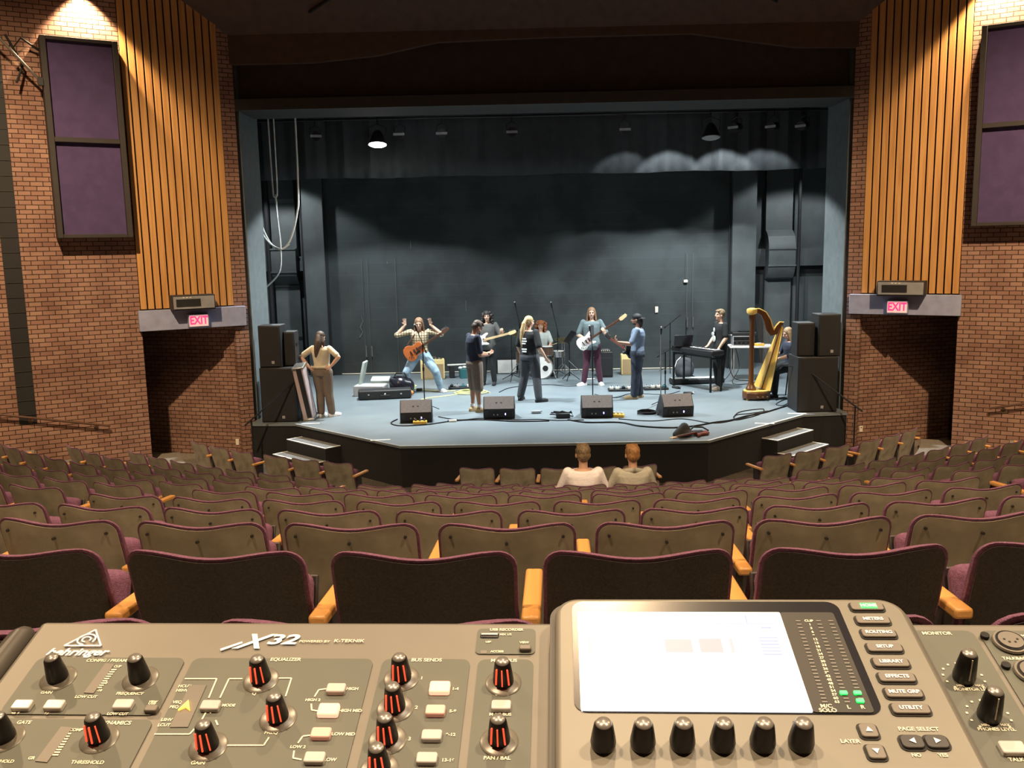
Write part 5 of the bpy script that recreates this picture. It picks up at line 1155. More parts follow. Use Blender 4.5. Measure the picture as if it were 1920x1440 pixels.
o = MB().tube([Wp(b, (0.32, 0.16, 0.92)), Wp(b, (0.26, 0.13, 1.12)), Wp(b, (0.10, 0.12, 1.34)), Wp(b, (-0.06, 0.02, 1.42)), Wp(b, (-0.12, -0.12, 1.30)), Wp(b, (0.05, -0.15, 1.1)), Wp(b, (0.25, -0.10, 0.95))], 0.014).build('guitar_strap', 'dark_wood'); tag(o, 'dark strap over the plaid shirt carrying the orange guitar', 'strap')
# 3 navy T-shirt man looking at his phone, in profile
b, j, hp = person('person in navy T-shirt and taupe shorts looking down at hands', (-1.42, 17.55, 0), R(-62), 1.84,
    dict(head=(0, 0.085, 1.60), neck=(0, 0.02, 1.46), elR=(0.23, 0.02, 1.10), wrR=(0.10, 0.26, 1.08), elL=(-0.23, 0.02, 1.12), wrL=(-0.05, 0.27, 1.09), anL=(-0.09, -0.02, .085), knL=(-.09, .02, .5), anR=(0.09, 0.04, .085), toeR=(0.11, 0.2, .03)),
    look=(0, R(-38)), skin='skin_tan', shirt='navy_cotton', sleeve=0.8, trousers='taupe_cotton', leg_to='kn', legr=1.8, shoe='tan_suede', hair=short_hair, hairm='brown_hair', baggy=0.024,
    hands=dict(R=dict(d=(-0.3, 0.9, 0.2), n=(-0.3, 0, 1), curl=0.8), L=dict(d=(0.3, 0.9, 0.2), n=(0.3, 0, 1), curl=0.8)))
o = MB().box((0, 0, 0), (0.07, 0.14, 0.01)).build('mobile_phone', 'gloss_black', bevel=0.003); o.matrix_world = Matrix.Translation(Wp(b, (0.02, 0.40, 1.15))) @ Matrix.Rotation(R(-62), 4, 'Z') @ Matrix.Rotation(R(25), 4, 'X'); tag(o, 'small dark phone held by the person in the navy T-shirt', 'phone')
MB().box((0, 0, 0.0056), (0.062, 0.128, 0.001)).build('phone_glass', 'gloss_black', o)
for n_ in 'RL':
    a = j['an' + n_]; MB().cyl(a + V((0, 0, -0.01)), a + V((0, 0, 0.07)), 0.042, 0.044).build('sock', 'white_canvas', b)
MB().lathe([(0.026, 0), (0.036, 0), (0.036, 0.03), (0.026, 0.03)], 14, c=j['wrR'].lerp(j['elR'], 0.12), ring=True).build('wristband', 'black', b)
# 4 curly-haired guitarist in grey sweater
b, j, hp = person('person with dark curly hair in grey sweater playing the white guitar', (-1.27, 21.08, 0), R(172), 1.76,
    dict(elR=(0.27, -0.02, 1.16), wrR=(0.10, 0.20, 1.13), elL=(-0.30, 0.02, 1.20), wrL=(-0.36, 0.28, 1.24), anR=(0.12, 0.02, .085), anL=(-0.13, -0.03, .085)),
    shirt='grey_knit', sleeve=1.75, trousers='black_cotton', shoe='black', hair=curly_hair(0.135, 0.17, 70), hairm='black_hair', baggy=0.026, hem=-0.12,
    hands=dict(R=dict(d=(-0.7, 0.5, -0.3), n=(0, -0.9, -0.2), side=-1, curl=0.5), L=dict(d=(-0.25, 0.6, 0.7), n=(0.2, -0.8, 0.4), side=1, curl=0.9)))
guitar('electric_guitar', 'white guitar with pale neck held by the curly-haired player', 'strat', on_person(b, (0.12, 0.21, 1.08), (-0.62, 0.30, 1.27), (0, 1, 0.1)), 'white_gloss', 'maple', 'maple')
# 5 woman in black T-shirt with long blond ponytail, from behind
def ponytail(mb, hp, s, hm):
    mb.ell(hp(0, -0.028, 0.04), (0.088 * s, 0.098 * s, 0.088 * s), hm); mb.ell(hp(0, -0.06, 0.0), (0.078 * s, 0.058 * s, 0.07 * s), hm)
    mb.chain([hp(0, -0.11, 0.03), hp(0, -0.15, -0.04), hp(-0.01, -0.17, -0.18), hp(-0.02, -0.17, -0.34), hp(-0.02, -0.15, -0.50)], [0.035 * s, 0.045 * s, 0.05 * s, 0.045 * s, 0.02 * s])
b, j, hp = person('person in black T-shirt with long blond ponytail, seen from behind', (-0.32, 18.70, 0), R(-38), 1.80,
    dict(knR=(0.16, 0.02, 0.5), anR=(0.24, -0.02, .085), toeR=(0.32, 0.13, .03), knL=(-0.15, 0.02, .5), anL=(-0.22, -0.04, .085), toeL=(-0.27, .12, .03), elR=(0.30, -0.06, 1.12), wrR=(0.36, 0.08, 0.90), elL=(-0.27, -0.02, 1.12), wrL=(-0.27, 0.10, .90), head=(0, .03, 1.63)),
    look=(R(-14), R(-4)), shirt='black_cotton', sleeve=0.85, trousers='charcoal_denim', legr=1.9, shoe='black', hair=ponytail, hairm='blond', baggy=0.026, k=1.12, hem=-0.14, face=True)
def backprint(b, y, z, lines):
    for i, (w, dz) in enumerate(lines):
        MB().box((0, y, z - dz), (w, 0.004, 0.028)).build('shirt_print', 'logo', b)
backprint(b, -0.186, 1.34, [(0.13, 0), (0.16, 0.05), (0.10, 0.10)])
backprint(b, -0.170, 1.12, [(0.13, 0), (0.11, 0.05)])
# 6 drummer
b, j, hp = person('seated person with auburn curly hair in pale T-shirt behind the drums', (0.02, 22.82, 0), pi, 1.72,
    dict(pelvis=(0, 0, 0.60), chest=(0, 0.02, 0.92), neck=(0, 0.03, 1.10), head=(0.0, 0.06, 1.27), hipR=(0.10, 0.02, 0.58), hipL=(-0.10, 0.02, 0.58), knR=(0.24, 0.42, 0.52), knL=(-0.24, 0.42, 0.52), anR=(0.22, 0.36, 0.085), anL=(-0.26, 0.36, 0.085), toeR=(0.24, .52, .03), toeL=(-.28, .52, .03),
         shR=(0.18, 0.02, 1.07), shL=(-0.18, 0.02, 1.07), elR=(0.27, 0.08, 0.82), elL=(-0.27, 0.08, 0.82), wrR=(0.16, 0.30, 0.78), wrL=(-0.22, 0.30, 0.78)),
    shirt='pale_cotton', sleeve=0.9, trousers='leafy_print', shoe='black', hair=curly_hair(0.145, 0.20, 80, 4), hairm='auburn', look=(0, R(-5)), baggy=0.03)
for q, tip in (('R', (0.30, 0.50, 0.86)), ('L', (-0.42, 0.48, 0.84))):
    w = Wp(b, j['wr' + q] + V((0, 0.06, 0))); o = MB().cyl(w, Wp(b, tip), 0.007, n=6).build('drumstick', 'maple'); tag(o, 'wooden drumstick in the drummer hand on the ' + ('white box' if q == 'R' else 'music stand') + ' side', 'drumstick')
# 7 bass player
b, j, hp = person('person with long brown hair, open teal shirt and maroon trousers playing bass', (1.15, 20.70, 0), R(176), 1.82,
    dict(elR=(0.30, -0.02, 1.14), wrR=(0.13, 0.22, 1.06), elL=(-0.33, 0.04, 1.16), wrL=(-0.27, 0.30, 1.20), knR=(0.12, .03, .5), anR=(0.18, 0.02, .085), toeR=(0.30, 0.13, .03), knL=(-0.13, .02, .5), anL=(-0.19, -0.02, .085), toeL=(-0.24, .14, .03)),
    shirt='teal_shirt', sleeve=0.85, trousers='maroon_cotton', shoe='white_canvas', hair=long_hair(0.33), hairm='long_brown', baggy=0.026, hem=-0.16, legr=0.9,
    hands=dict(R=dict(d=(-0.7, 0.3, -0.4), n=(0, -0.9, -0.2), side=-1, curl=0.6), L=dict(d=(0.2, 0.5, 0.8), n=(0.5, -0.6, 0.2), side=1, curl=0.9)))
MB().box((0, 0.165, 1.30), (0.10, 0.03, 0.26)).build('inner_shirt', 'charcoal_denim', b, bevel=0.012)
guitar('bass_guitar', 'white bass guitar with maple headstock held by the teal-shirted player', 'bass', on_person(b, (0.12, 0.23, 1.06), (-0.52, 0.27, 1.48), (0, 1, 0.05)), 'white_gloss', 'dark_wood', 'maple', 1.05, 'pinkish')
for n_ in 'RL':
    a = j['an' + n_]; MB().cyl(a + V((0, -0.005, 0.0)), a + V((0, -0.005, 0.06)), 0.05, 0.048).build('dark_ankle_panel', 'black', b)
# 8 man in backwards cap with guitar, facing the drummer side
def cap_hair(mb, hp, s, hm):
    mb.ell(hp(0, -0.035, 0.0), (0.084 * s, 0.085 * s, 0.085 * s), hm); mb.chain([hp(0, -0.08, -0.05), hp(0, -0.09, -0.13)], [0.055 * s, 0.035 * s]); mb.ell(hp(0, 0.03, -0.085), (0.055 * s, 0.055 * s, 0.035 * s), hm)
b, j, hp = person('person in backwards dark cap and blue-grey T-shirt playing guitar in profile', (1.96, 18.80, 0), R(76), 1.80,
    dict(elR=(0.27, 0.0, 1.15), wrR=(0.12, 0.24, 1.06), elL=(-0.27, 0.10, 1.15), wrL=(-0.36, 0.36, 1.20), anR=(0.10, -0.04, .085), anL=(-0.11, 0.05, .085), toeL=(-.13, .22, .03)),
    skin='skin_tan', shirt='blue_grey_cotton', sleeve=0.85, trousers='dark_denim', legr=2.2, shoe='tan_suede', hair=cap_hair, hairm='black_hair', baggy=0.026, hem=-0.13, face=True,
    hands=dict(R=dict(d=(-0.7, 0.3, -0.4), n=(0, -0.9, -0.2), side=-1, curl=0.6), L=dict(d=(-0.1, 0.5, 0.8), n=(0.2, -0.6, 0.2), side=1, curl=0.9)))
hm = rotm(0, 0); cp = MB().ell(hp(0, -0.012, 0.045), (0.090, 0.105, 0.085)); cp.ell(hp(0, -0.125, 0.02), (0.075, 0.075, 0.016))
remesh(cp, 'baseball_cap', 'black', b, 0.009, 2)
guitar('electric_guitar', 'dark guitar held by the person in the backwards cap', 'single', on_person(b, (0.10, 0.21, 1.02), (-0.52, 0.52, 1.36), (0.2, 1, 0.05)), 'black_cab', 'dark_wood', 'black', 1.0, 'black')
# 9 keyboard player
b, j, hp = person('person with blond hair, black T-shirt and white shoes at the keyboard', (3.93, 19.85, 0), R(108), 1.78,
    dict(elR=(0.24, 0.0, 1.14), wrR=(0.16, 0.20, 0.96), elL=(-0.24, 0.0, 1.14), wrL=(-0.20, 0.14, 0.93), anL=(-0.10, 0.05, .085), toeL=(-0.13, .2, .03)),
    look=(0, R(6)), shirt='black_cotton', sleeve=0.8, trousers='black_cotton', shoe='white_canvas', hair=lambda a_, b_, c_, d_: short_hair(a_, b_, c_, d_, 1.06), hairm='sandy', baggy=0.024, hem=-0.12,
    hands=dict(R=dict(d=(0, 0.8, -0.5), n=(0, -0.5, -0.8), curl=0.3), L=dict(d=(0, 0.8, -0.5), n=(0, -0.5, -0.8), curl=0.3)))
mb = MB()
for c, r_ in (((-0.02, 0.165, 1.33), (0.04, 0.012, 0.06)), ((0.02, 0.17, 1.24), (0.065, 0.012, 0.05)), ((-0.03, 0.16, 1.14), (0.05, 0.012, 0.07)), ((0.0, 0.17, 1.18), (0.03, 0.012, 0.12))): mb.ell(c, r_)
remesh(mb, 'shirt_print', 'pale_cotton', b, 0.008, 1)
# 10 seated person behind the harp
b, j, hp = person('seated person in dark clothes with long wavy hair behind the harp', (5.22, 18.75, 0), R(95), 1.74,
    dict(pelvis=(0, 0, 0.68), chest=(0, 0.05, 1.00), neck=(0, 0.08, 1.18), head=(0.0, 0.13, 1.34), hipR=(0.10, 0.02, 0.66), hipL=(-0.10, 0.02, 0.66), knR=(0.16, 0.42, 0.60), knL=(-0.16, 0.42, 0.56), anR=(0.14, 0.34, 0.15), anL=(-0.16, 0.44, 0.085), toeR=(0.15, .50, .12), toeL=(-.17, .60, .03),
         shR=(0.18, 0.07, 1.15), shL=(-0.18, 0.07, 1.15), elR=(0.24, 0.18, 0.92), elL=(-0.26, 0.16, 0.90), wrR=(0.12, 0.38, 0.84), wrL=(-0.14, 0.38, 0.82)),
    look=(0, R(-20)), shirt='navy_cotton', sleeve=1.3, trousers='black_cotton', shoe='black', hair=long_hair(0.36), hairm='dark_blond', baggy=0.03)
# 11, 12 two people sitting in the seats
def sitter(label, ang, r, shirt, hairm, look, hair, skin='skin', H=1.75, lean=0.0):
    z = TOP[8] - SH
    return person(label, (r * sin(ang), OY - r * cos(ang), z), ang, H,
        dict(pelvis=(0, 0.0, 0.52), chest=(0, -0.06, 0.84), neck=(0 + lean, -0.07, 1.02), head=(0.0 + lean, -0.05, 1.185), hipR=(0.10, 0.04, 0.50), hipL=(-0.10, 0.04, 0.50), knR=(0.14, 0.42, 0.50), knL=(-0.14, 0.42, 0.50), anR=(0.14, 0.46, 0.09), anL=(-0.14, 0.46, 0.09), toeR=(0.15, .6, .03), toeL=(-.15, .6, .03),
             shR=(0.172, -0.06, 0.975), shL=(-0.172, -0.06, 0.975), elR=(0.27, 0.0, 0.74), elL=(-0.27, 0.0, 0.74), wrR=(0.27, 0.24, 0.72), wrL=(-0.27, 0.24, 0.72)),
        look=look, skin=skin, shirt=shirt, sleeve=1.6, trousers='charcoal_denim', shoe='black', hair=hair, hairm=hairm, baggy=0.026, face=False)
r8 = OY - YK[8]
xs8 = seat_pos[8]
sa = min(xs8, key=lambda x: abs(x - 0.06)) / r8; sb_ = min(xs8, key=lambda x: abs(x - 0.66)) / r8
sitter('person with brown hair in pink-white shirt sitting in the seats', sa, r8 - 0.20, 'pink_shirt', 'sandy', (R(4), R(-2)), short_hair)
b2, j2, hp2 = sitter('person with ginger hair in khaki jacket sitting in the seats', sb_, r8 - 0.20, 'khaki_jacket', 'ginger', (0, R(-2)), short_hair, H=1.72)
MB().chain([j2['neck'] + V((-0.075, -0.03, -0.02)), j2['neck'] + V((0, -0.085, 0.0)), j2['neck'] + V((0.075, -0.03, -0.02))], [0.03, 0.032, 0.03]).build('jacket_collar', 'khaki_jacket', b2)

# ================================================================== MIXING CONSOLE
TILT, CAZ = R(17.4), R(2.5)
vv = V((sin(CAZ) * cos(TILT), cos(CAZ) * cos(TILT), sin(TILT))); uu = V((cos(CAZ), -sin(CAZ), 0)); nn_ = uu.cross(vv)
def ray(px, py): return (fwd + cr * ((px - 960) / F_PX) - cu * ((py - 720) / F_PX))
CO = CAM + ray(1023, 1166) * 0.70          # top face, back edge of the desk beside the display module
CM = Matrix((uu, vv, nn_)).transposed().to_4x4(); CM.translation = CO
CMI = CM.inverted(); RC = CMI @ CAM
def cp(px, py, h=0.0):
    d = CMI.to_3x3() @ ray(px, py); t = (h - RC.z) / d.z; p = RC + d * t; return (p.x, p.y)
desk = tag(empty('mixing_console', (0, 0, 0)), 'large digital sound mixing desk with lit display, knobs and buttons', 'mixing desk')
desk.matrix_world = CM
def cb(parent, name, m_, x0, y0, x1, y1, z0, z1, bevel=0.0):
    return MB().box(((x0 + x1) / 2, (y0 + y1) / 2, (z0 + z1) / 2), (abs(x1 - x0), abs(y1 - y0), z1 - z0)).build(name, m_, parent, bevel=bevel)
xl, _ = cp(78, 1166)
xr = xl + 0.90
FRONT = -0.47
cb(desk, 'chassis', 'console_dark', xl - 0.0, FRONT, xr, 0.0, -0.09, -0.012, 0.006)
fp = MB().prism([(xl, FRONT), (xr, FRONT), (xr, -0.0), (xl, 0.0)], -0.012, 0.0).build('faceplate', 'console', desk, bevel=0.004)
# dark side cheek
MB().prism([(xl - 0.045, FRONT), (xl - 0.002, FRONT), (xl - 0.002, -0.004), (xl - 0.02, -0.008)], -0.085, 0.004).build('side_cheek', 'console_dark', desk, bevel=0.008)
MB().prism([(xr + 0.002, FRONT), (xr + 0.045, FRONT), (xr + 0.02, -0.008), (xr + 0.002, -0.004)], -0.085, 0.004).build('side_cheek', 'console_dark', desk, bevel=0.008)
# recessed coloured fields
def rrect(x0, y0, x1, y1, r, n=5):
    out = []
    for cx, cy, a0 in ((x1 - r, y1 - r, 0), (x0 + r, y1 - r, 90), (x0 + r, y0 + r, 180), (x1 - r, y0 + r, 270)):
        for k in range(n + 1):
            a = R(a0 + 90 * k / n); out.append((cx + r * cos(a), cy + r * sin(a)))
    return out
def field(p, q, name='panel_field', m_='console_field', r=0.006, z=0.0008, parent=None, y1=None):
    a = cp(*p); b = cp(*q); x0, x1 = min(a[0], b[0]), max(a[0], b[0]); y0, y1_ = min(a[1], b[1]), max(a[1], b[1])
    return MB().prism(rrect(x0, y0, x1, y1_, r), 0.0, z).build(name, m_, parent or desk, smooth=False), (x0, y0, x1, y1_)
ytop = cp(300, 1235)[1]; ymid = cp(200, 1346)[1]
xa = xl + 0.02
x_eq0 = cp(357, 1235)[0]; x_eq1 = cp(709, 1236)[0]; x_bus1 = cp(882, 1238)[0]; x_mb1 = cp(1000, 1238)[0]
for x0, y0, x1, y1 in ((xa, ymid + 0.002, x_eq0 - 0.003, ytop), (xa, FRONT + 0.02, x_eq0 - 0.003, ymid - 0.002), (x_eq0 + 0.003, FRONT + 0.02, x_eq1 - 0.003, ytop), (x_eq1 + 0.004, FRONT + 0.02, x_bus1, ytop), (x_bus1 + 0.006, FRONT + 0.02, x_mb1, ytop)):
    MB().prism(rrect(x0, y0, x1, y1, 0.006), 0.0, 0.0009).build('panel_field', 'console_field', desk, smooth=False)
field((896, 1180), (1003, 1228), r=0.004)
# writing on the faceplate
def txt(s, px, py, size, m_='print', bold=0.0003, shear=0.0, sx=1.0, parent=None, z=0.0012, align='CENTER', name='lettering', rot=None):
    x, y = cp(px, py); return text_mesh(name, s, size * 0.70, m_, parent or desk, (x, y, z), rot, 0.00008, align, bold * 0.35, shear, sx)
txt('behringer', 145, 1225, 0.0150, bold=0.0008, shear=0.3, sx=1.15, m_='print_white')
lg = MB(); P3 = [cp(121, 1213), cp(180, 1183), cp(190, 1213)]
for i in range(3):
    a, b = V((*P3[i], 0.0012)), V((*P3[(i + 1) % 3], 0.0012)); lg.bar(a, b, 0.0013, 0.0006)
cxy = cp(163, 1201)
for k in range(10):
    a0, a1 = R(-30 + 300 * k / 10), R(-30 + 300 * (k + 1) / 10)
    for rr in (0.0058, 0.0028): lg.bar((cxy[0] + rr * 1.2 * cos(a0), cxy[1] + rr * sin(a0), 0.0012), (cxy[0] + rr * 1.2 * cos(a1), cxy[1] + rr * sin(a1), 0.0012), 0.0012, 0.0006)
lg.build('triangle_ear_logo', 'print_white', desk, smooth=False)
txt('X', 467, 1206, 0.032, bold=0.0011, shear=0.5, sx=1.25, m_='print_white'); 
a, b = cp(414, 1221), cp(455, 1207); MB().bar((*a, 0.0012), (*b, 0.0012), 0.0022, 0.0006).build('lettering', 'print_white', desk, smooth=False)
txt('32', 529, 1202, 0.021, bold=0.0011, shear=0.25, sx=1.6, m_='print_white')
txt('POWERED BY', 590, 1205, 0.0048, bold=0.0001, sx=1.15); txt('K-TEKNIK', 655, 1204, 0.0066, bold=0.0002, sx=1.15)
for s, x, y, z in (('CONFIG / PREAMP', 203, 1241, .0058), ('GAIN', 88, 1301, .0050), ('LOW CUT', 162, 1309, .0050), ('FREQUENCY', 244, 1303, .0050), ('48 V', 30, 1339, .0046), ('\u00d8', 89, 1340, .0060), ('LOW CUT', 221, 1341, .0046), ('USB', 286, 1321, .0046), ('GATE', 46, 1357, .0058), ('DYNAMICS', 216, 1358, .0066), ('CLIP', 221, 1252, .0042), ('VIEW', 288, 1318, .0036),
                   ('0', 200, 1283, .0042), ('-18', 187, 1297, .0042), ('THRESHOLD', 165, 1432, .0056), ('THRESHOLD', 0, 1430, .0050), ('COMP', 143, 1371, .0048), ('GR', 60, 1424, .0048), ('EQUALIZER', 536, 1239, .0064), ('Q', 477, 1303, .0052), ('FREQ', 509, 1376, .0056), ('GAIN', 372, 1433, .0056),
                   ('HCUT', 347, 1289, .0050), ('HSHV', 342, 1297, .0050), ('VEQ', 333, 1319, .0050), ('PEQ', 327, 1328, .0050), ('LSHV', 313, 1352, .0050), ('LCUT', 308, 1362, .0050), ('MODE', 429, 1325, .0048), ('HIGH', 661, 1294, .0052), ('HIGH MID', 657, 1335, .0052), ('LOW MID', 644, 1379, .0052), ('LOW', 619, 1427, .0052), ('HIGH 2', 587, 1315, .0048), ('LOW 2', 559, 1403, .0048),
                   ('BUS SENDS', 800, 1240, .0066), ('1', 791, 1274, .0058), ('2', 781, 1329, .0058), ('3', 768, 1388, .0058), ('1-4', 854, 1294, .0052), ('5-8', 849, 1336, .0052), ('9-12', 845, 1380, .0052), ('13-16', 840, 1428, .0052), ('MAIN BUS', 945, 1241, .0062), ('LEVEL', 941, 1304, .0050), ('M / C BUS', 938, 1342, .0050), ('PAN / BAL', 932, 1424, .0056),
                   ('USB RECORDER', 950, 1183, .0052), ('MIX 1/2', 948, 1192, .0040), ('ACCESS', 932, 1224, .0040), ('VIEW', 983, 1207, .0042), ('USB', 916, 1206, .0036)):
    txt(s, x, y, z)
# printed lines
ln = MB()
def line(pts, w=0.0011):
    P_ = [V((*cp(*p), 0.0012)) for p in pts]
    for a, b in zip(P_, P_[1:]): ln.bar(a, b, w, 0.0004)
line([(347, 1275), (407, 1275), (392, 1311)]); line([(455, 1275), (430, 1275), (413, 1311)]); line([(392, 1328), (376, 1358), (356, 1379), (290, 1379)]); line([(400, 1328), (395, 1340)]); line([(405, 1353), (409, 1362)])
line([(426, 1400), (495, 1400), (505, 1385)]); line([(523, 1274), (547, 1274), (536, 1308)]); line([(612, 1294), (598, 1296), (590, 1309)]); line([(584, 1322), (585, 1334), (600, 1336)]); line([(583, 1381), (568, 1383), (559, 1396)]); line([(552, 1410), (550, 1424), (566, 1427)])
ln.build('printed_lines', 'print', desk, smooth=False)
# level meters (dark strips)
def mstrip(p, q, w):
    a, b = V((*cp(*p), 0.0)), V((*cp(*q), 0.0)); return MB().bar(a, b, w, 0.0030).build('level_meter', 'button_grey', desk, smooth=False)
m1 = mstrip((207, 1247), (167, 1302), 0.0075); m2 = mstrip((126, 1366), (78, 1431), 0.0085); m3 = mstrip((372, 1287), (336, 1366), 0.0125)
dots = MB()
for k in range(9):
    a = V((*cp(214 - 3.4 * k, 1258 + 4.2 * k), 0.0012)); dots.box(a, (0.004, 0.0012, 0.0004)); b = V((*cp(129 - 3.0 * k, 1378 + 5 * k), 0.0012)); dots.box(b, (0.004, 0.0012, 0.0004))
dots.build('scale_marks', 'print', desk, smooth=False)
c = cp(350, 1328); MB().prism([(c[0] - 0.0042, c[1] - 0.004), (c[0], c[1] + 0.005), (c[0] + 0.0042, c[1] - 0.004), (c[0], c[1] - 0.001)], 0.0015, 0.0030).build('amber_indicator', 'amber_led', desk, smooth=False)
# knobs
def knob(px, py, kind='plain', r=0.0120, h=0.021, base=True, parent=None, hz=0.0, lab=None, xy=None):
    x, y = xy if xy else cp(px, py, hz)
    k = MB().lathe([(0.0001, 0.001), (r * 0.60, 0.001), (r * 0.63, 0.004), (r * 0.56, h * 0.55), (r * 0.47, h * 0.93), (r * 0.40, h), (0.0001, h)], 24).build('rotary_knob', 'knob', parent or desk, ang=50)
    k.location = (x, y, hz)
    if lab: k['label'] = lab
    if base: MB().lathe([(0.0001, 0.0), (r * 1.05, 0.0), (r * 1.08, 0.0012), (r * 0.95, 0.0022), (0.0001, 0.0022)], 30).build('knob_ring', 'knob_ring', k, ang=60)
    MB().lathe([(0.0001, h), (r * 0.40, h), (r * 0.36, h + 0.0010), (0.0001, h + 0.0014)], 20).build('knob_cap', 'knob_cap', k, ang=60)
    if kind == 'red':
        for a in (-128, -92, -56):
            c_, s_ = cos(R(a)), sin(R(a))
            MB().bar((c_ * r * 0.635, s_ * r * 0.635, 0.005), (c_ * r * 0.515, s_ * r * 0.515, h * 0.86), 0.0015, 0.0009, (-s_, c_, 0)).build('red_light_bar', 'knob_red', k, smooth=False)
    if kind == 'line':
        MB().bar((0, -r * 0.60, 0.006), (0, -r * 0.45, h * 0.95), 0.0008, 0.0009, (1, 0, 0)).build('pointer_line', 'print', k, smooth=False)
    return k
for px, py in ((110, 1274), (264, 1275), (10, 1386)): knob(px, py)
for px, py in ((187, 1387), (490, 1277), (522, 1349), (391, 1402), (753, 1274), (741, 1330), (727, 1389), (712, 1446), (944, 1282), (936, 1392)): knob(px, py, 'red')
# buttons
def btn(px, py, m_='button', w=0.0135, d=0.0085, h=0.0045, parent=None, hz=0.0, name='push_button'):
    x, y = cp(px, py, hz); return MB().prism(rrect(x - w / 2, y - d / 2, x + w / 2, y + d / 2, 0.0015, 3), hz, hz + h).build(name, m_, parent or desk, bevel=0.0008, ang=40)
for px, py in ((44, 1328), (104, 1328), (233, 1327), (396, 1329), (631, 1297), (591, 1427), (810, 1385), (801, 1428), (940, 1329)): btn(px, py)
btn(617, 1337, 'button_lit', 0.0145, 0.0105); btn(825, 1295, 'button_lit', 0.0145, 0.0105); btn(603, 1381, 'button_dim'); btn(817, 1338, 'button_dim')
btn(285, 1334, 'button_grey', 0.009, 0.006, 0.004); btn(985, 1220, 'button_grey', 0.009, 0.005, 0.004)
btn(907, 1224, 'button_grey', 0.006, 0.004, 0.001, name='access_lamp')
u_ = btn(918, 1194, 'gloss_black', 0.0145, 0.0055, 0.0014, name='usb_port'); x, y = cp(918, 1192); MB().box((x, y, 0.0016), (0.0125, 0.0016, 0.0006)).build('usb_tongue', 'steel', u_, smooth=False)
# display module, raised above the faceplate
HZ = 0.024
q = [cp(1041, 1122, HZ), cp(1690, 1122, HZ)]
mx0 = cp(1041, 1150, HZ)[0]; mx1 = cp(1697, 1146, HZ)[0] + 0.001; my1 = cp(1300, 1120, HZ)[1]
poly = rrect(mx0, FRONT + 0.02, mx1, my1, 0.018, 8)
frame = MB().prism(poly, -0.004, HZ).build('display_module', 'screen_frame', desk, bevel=0.004, ang=40)
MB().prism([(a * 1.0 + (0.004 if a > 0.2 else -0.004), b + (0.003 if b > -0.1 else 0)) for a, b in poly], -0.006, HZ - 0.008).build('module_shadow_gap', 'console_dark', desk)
def fz(p, q_, name, m_, z0=HZ, z1=HZ + 0.0006, r=0.004, parent=frame):
    a = cp(*p, HZ); b = cp(*q_, HZ); x0, x1 = min(a[0], b[0]), max(a[0], b[0]); y0, y1_ = min(a[1], b[1]), max(a[1], b[1])
    return MB().prism(rrect(x0, y0, x1, y1_, r), z0, z1).build(name, m_, parent, smooth=False), (x0, y0, x1, y1_)
gx0 = cp(1073, 1170, HZ)[0]; gx1 = cp(1581, 1160, HZ)[0]; gy1 = cp(1300, 1129, HZ)[1]; gy0 = cp(1300, 1338, HZ)[1]
glass = MB().prism(rrect(gx0, gy0, gx1, gy1, 0.009, 6), HZ - 0.001, HZ + 0.0006).build('glass_bezel', 'gloss_black', frame, smooth=False)
lx0 = cp(1083, 1155, HZ)[0]; lx1 = cp(1463, 1155, HZ)[0]; ly1 = cp(1300, 1150, HZ)[1]; ly0 = cp(1300, 1336, HZ)[1]
mz = HZ + 0.0012
mf = MB().prism(rrect(lx1, ly0, gx1 - 0.006, ly1, 0.002, 2), HZ, mz).build('meter_panel', 'meter_face', frame, smooth=False)
lcd = MB().prism(rrect(lx0, ly0, lx1, ly1, 0.001, 2), HZ, mz).build('lit_screen', 'lcd', frame, smooth=False)
def lc(px0, py0, px1, py1, m_):
    a = cp(px0, py0, HZ); b = cp(px1, py1, HZ); x0, x1 = min(a[0], b[0]), max(a[0], b[0]); y0, y1_ = min(a[1], b[1]), max(a[1], b[1])
    MB().box(((x0 + x1) / 2, (y0 + y1_) / 2, mz + 0.0002), (x1 - x0, y1_ - y0, 0.0002)).build('screen_graphic', m_, lcd, smooth=False)
lc(1245, 1201, 1300, 1226, 'lcd_pink'); lc(1309, 1200, 1357, 1226, 'lcd_pink'); lc(1365, 1200, 1379, 1226, 'lcd_grey'); lc(1101, 1200, 1109, 1225, 'lcd_grey'); lc(1315, 1171.5, 1458, 1173, 'lcd_blue'); lc(1398, 1156, 1399.2, 1171, 'lcd_blue'); lc(1426, 1178, 1446, 1181, 'lcd_blue')
for k in range(6): lc(1422 + 1.7 * k, 1197 + 6.3 * k, 1458 + 1.7 * k, 1199.5 + 6.3 * k, 'lcd_blue')
# meter columns
mk = MB(); 
def mpt(i, t):   # four columns, t from the top down
    xs_ = (1496, 1516, 1534, 1557); xb = (1546, 1569, 1588, 1616)
    return cp(xs_[i] + (xb[i] - xs_[i]) * t, 1167 + (1319 - 1167) * t, HZ)
for i in (0, 2, 3):
    for k in range(24):
        x, y = mpt(i, k / 23); mk.box((x, y, mz + 0.0002), (0.0034, 0.0011, 0.0003))
mk.build('meter_marks', 'knob_cap', mf, smooth=False)
for k in range(23):
    x, y = mpt(1, k / 22); text_mesh('scale_number', str(max(1, k * 3 - 3)) if k else 'CLIP', 0.0032, 'print', mf, (x, y, mz + 0.0002), None, 0.0001, 'CENTER', 0.0001)
for px, py in ((1581, 1303), (1607, 1303), (1612, 1318)):
    x, y = cp(px, py, HZ); MB().prism(rrect(x - 0.0025, y - 0.0016, x + 0.0025, y + 0.0016, 0.0008, 2), mz, mz + 0.0012).build('green_light', 'green_led', mf, smooth=False)
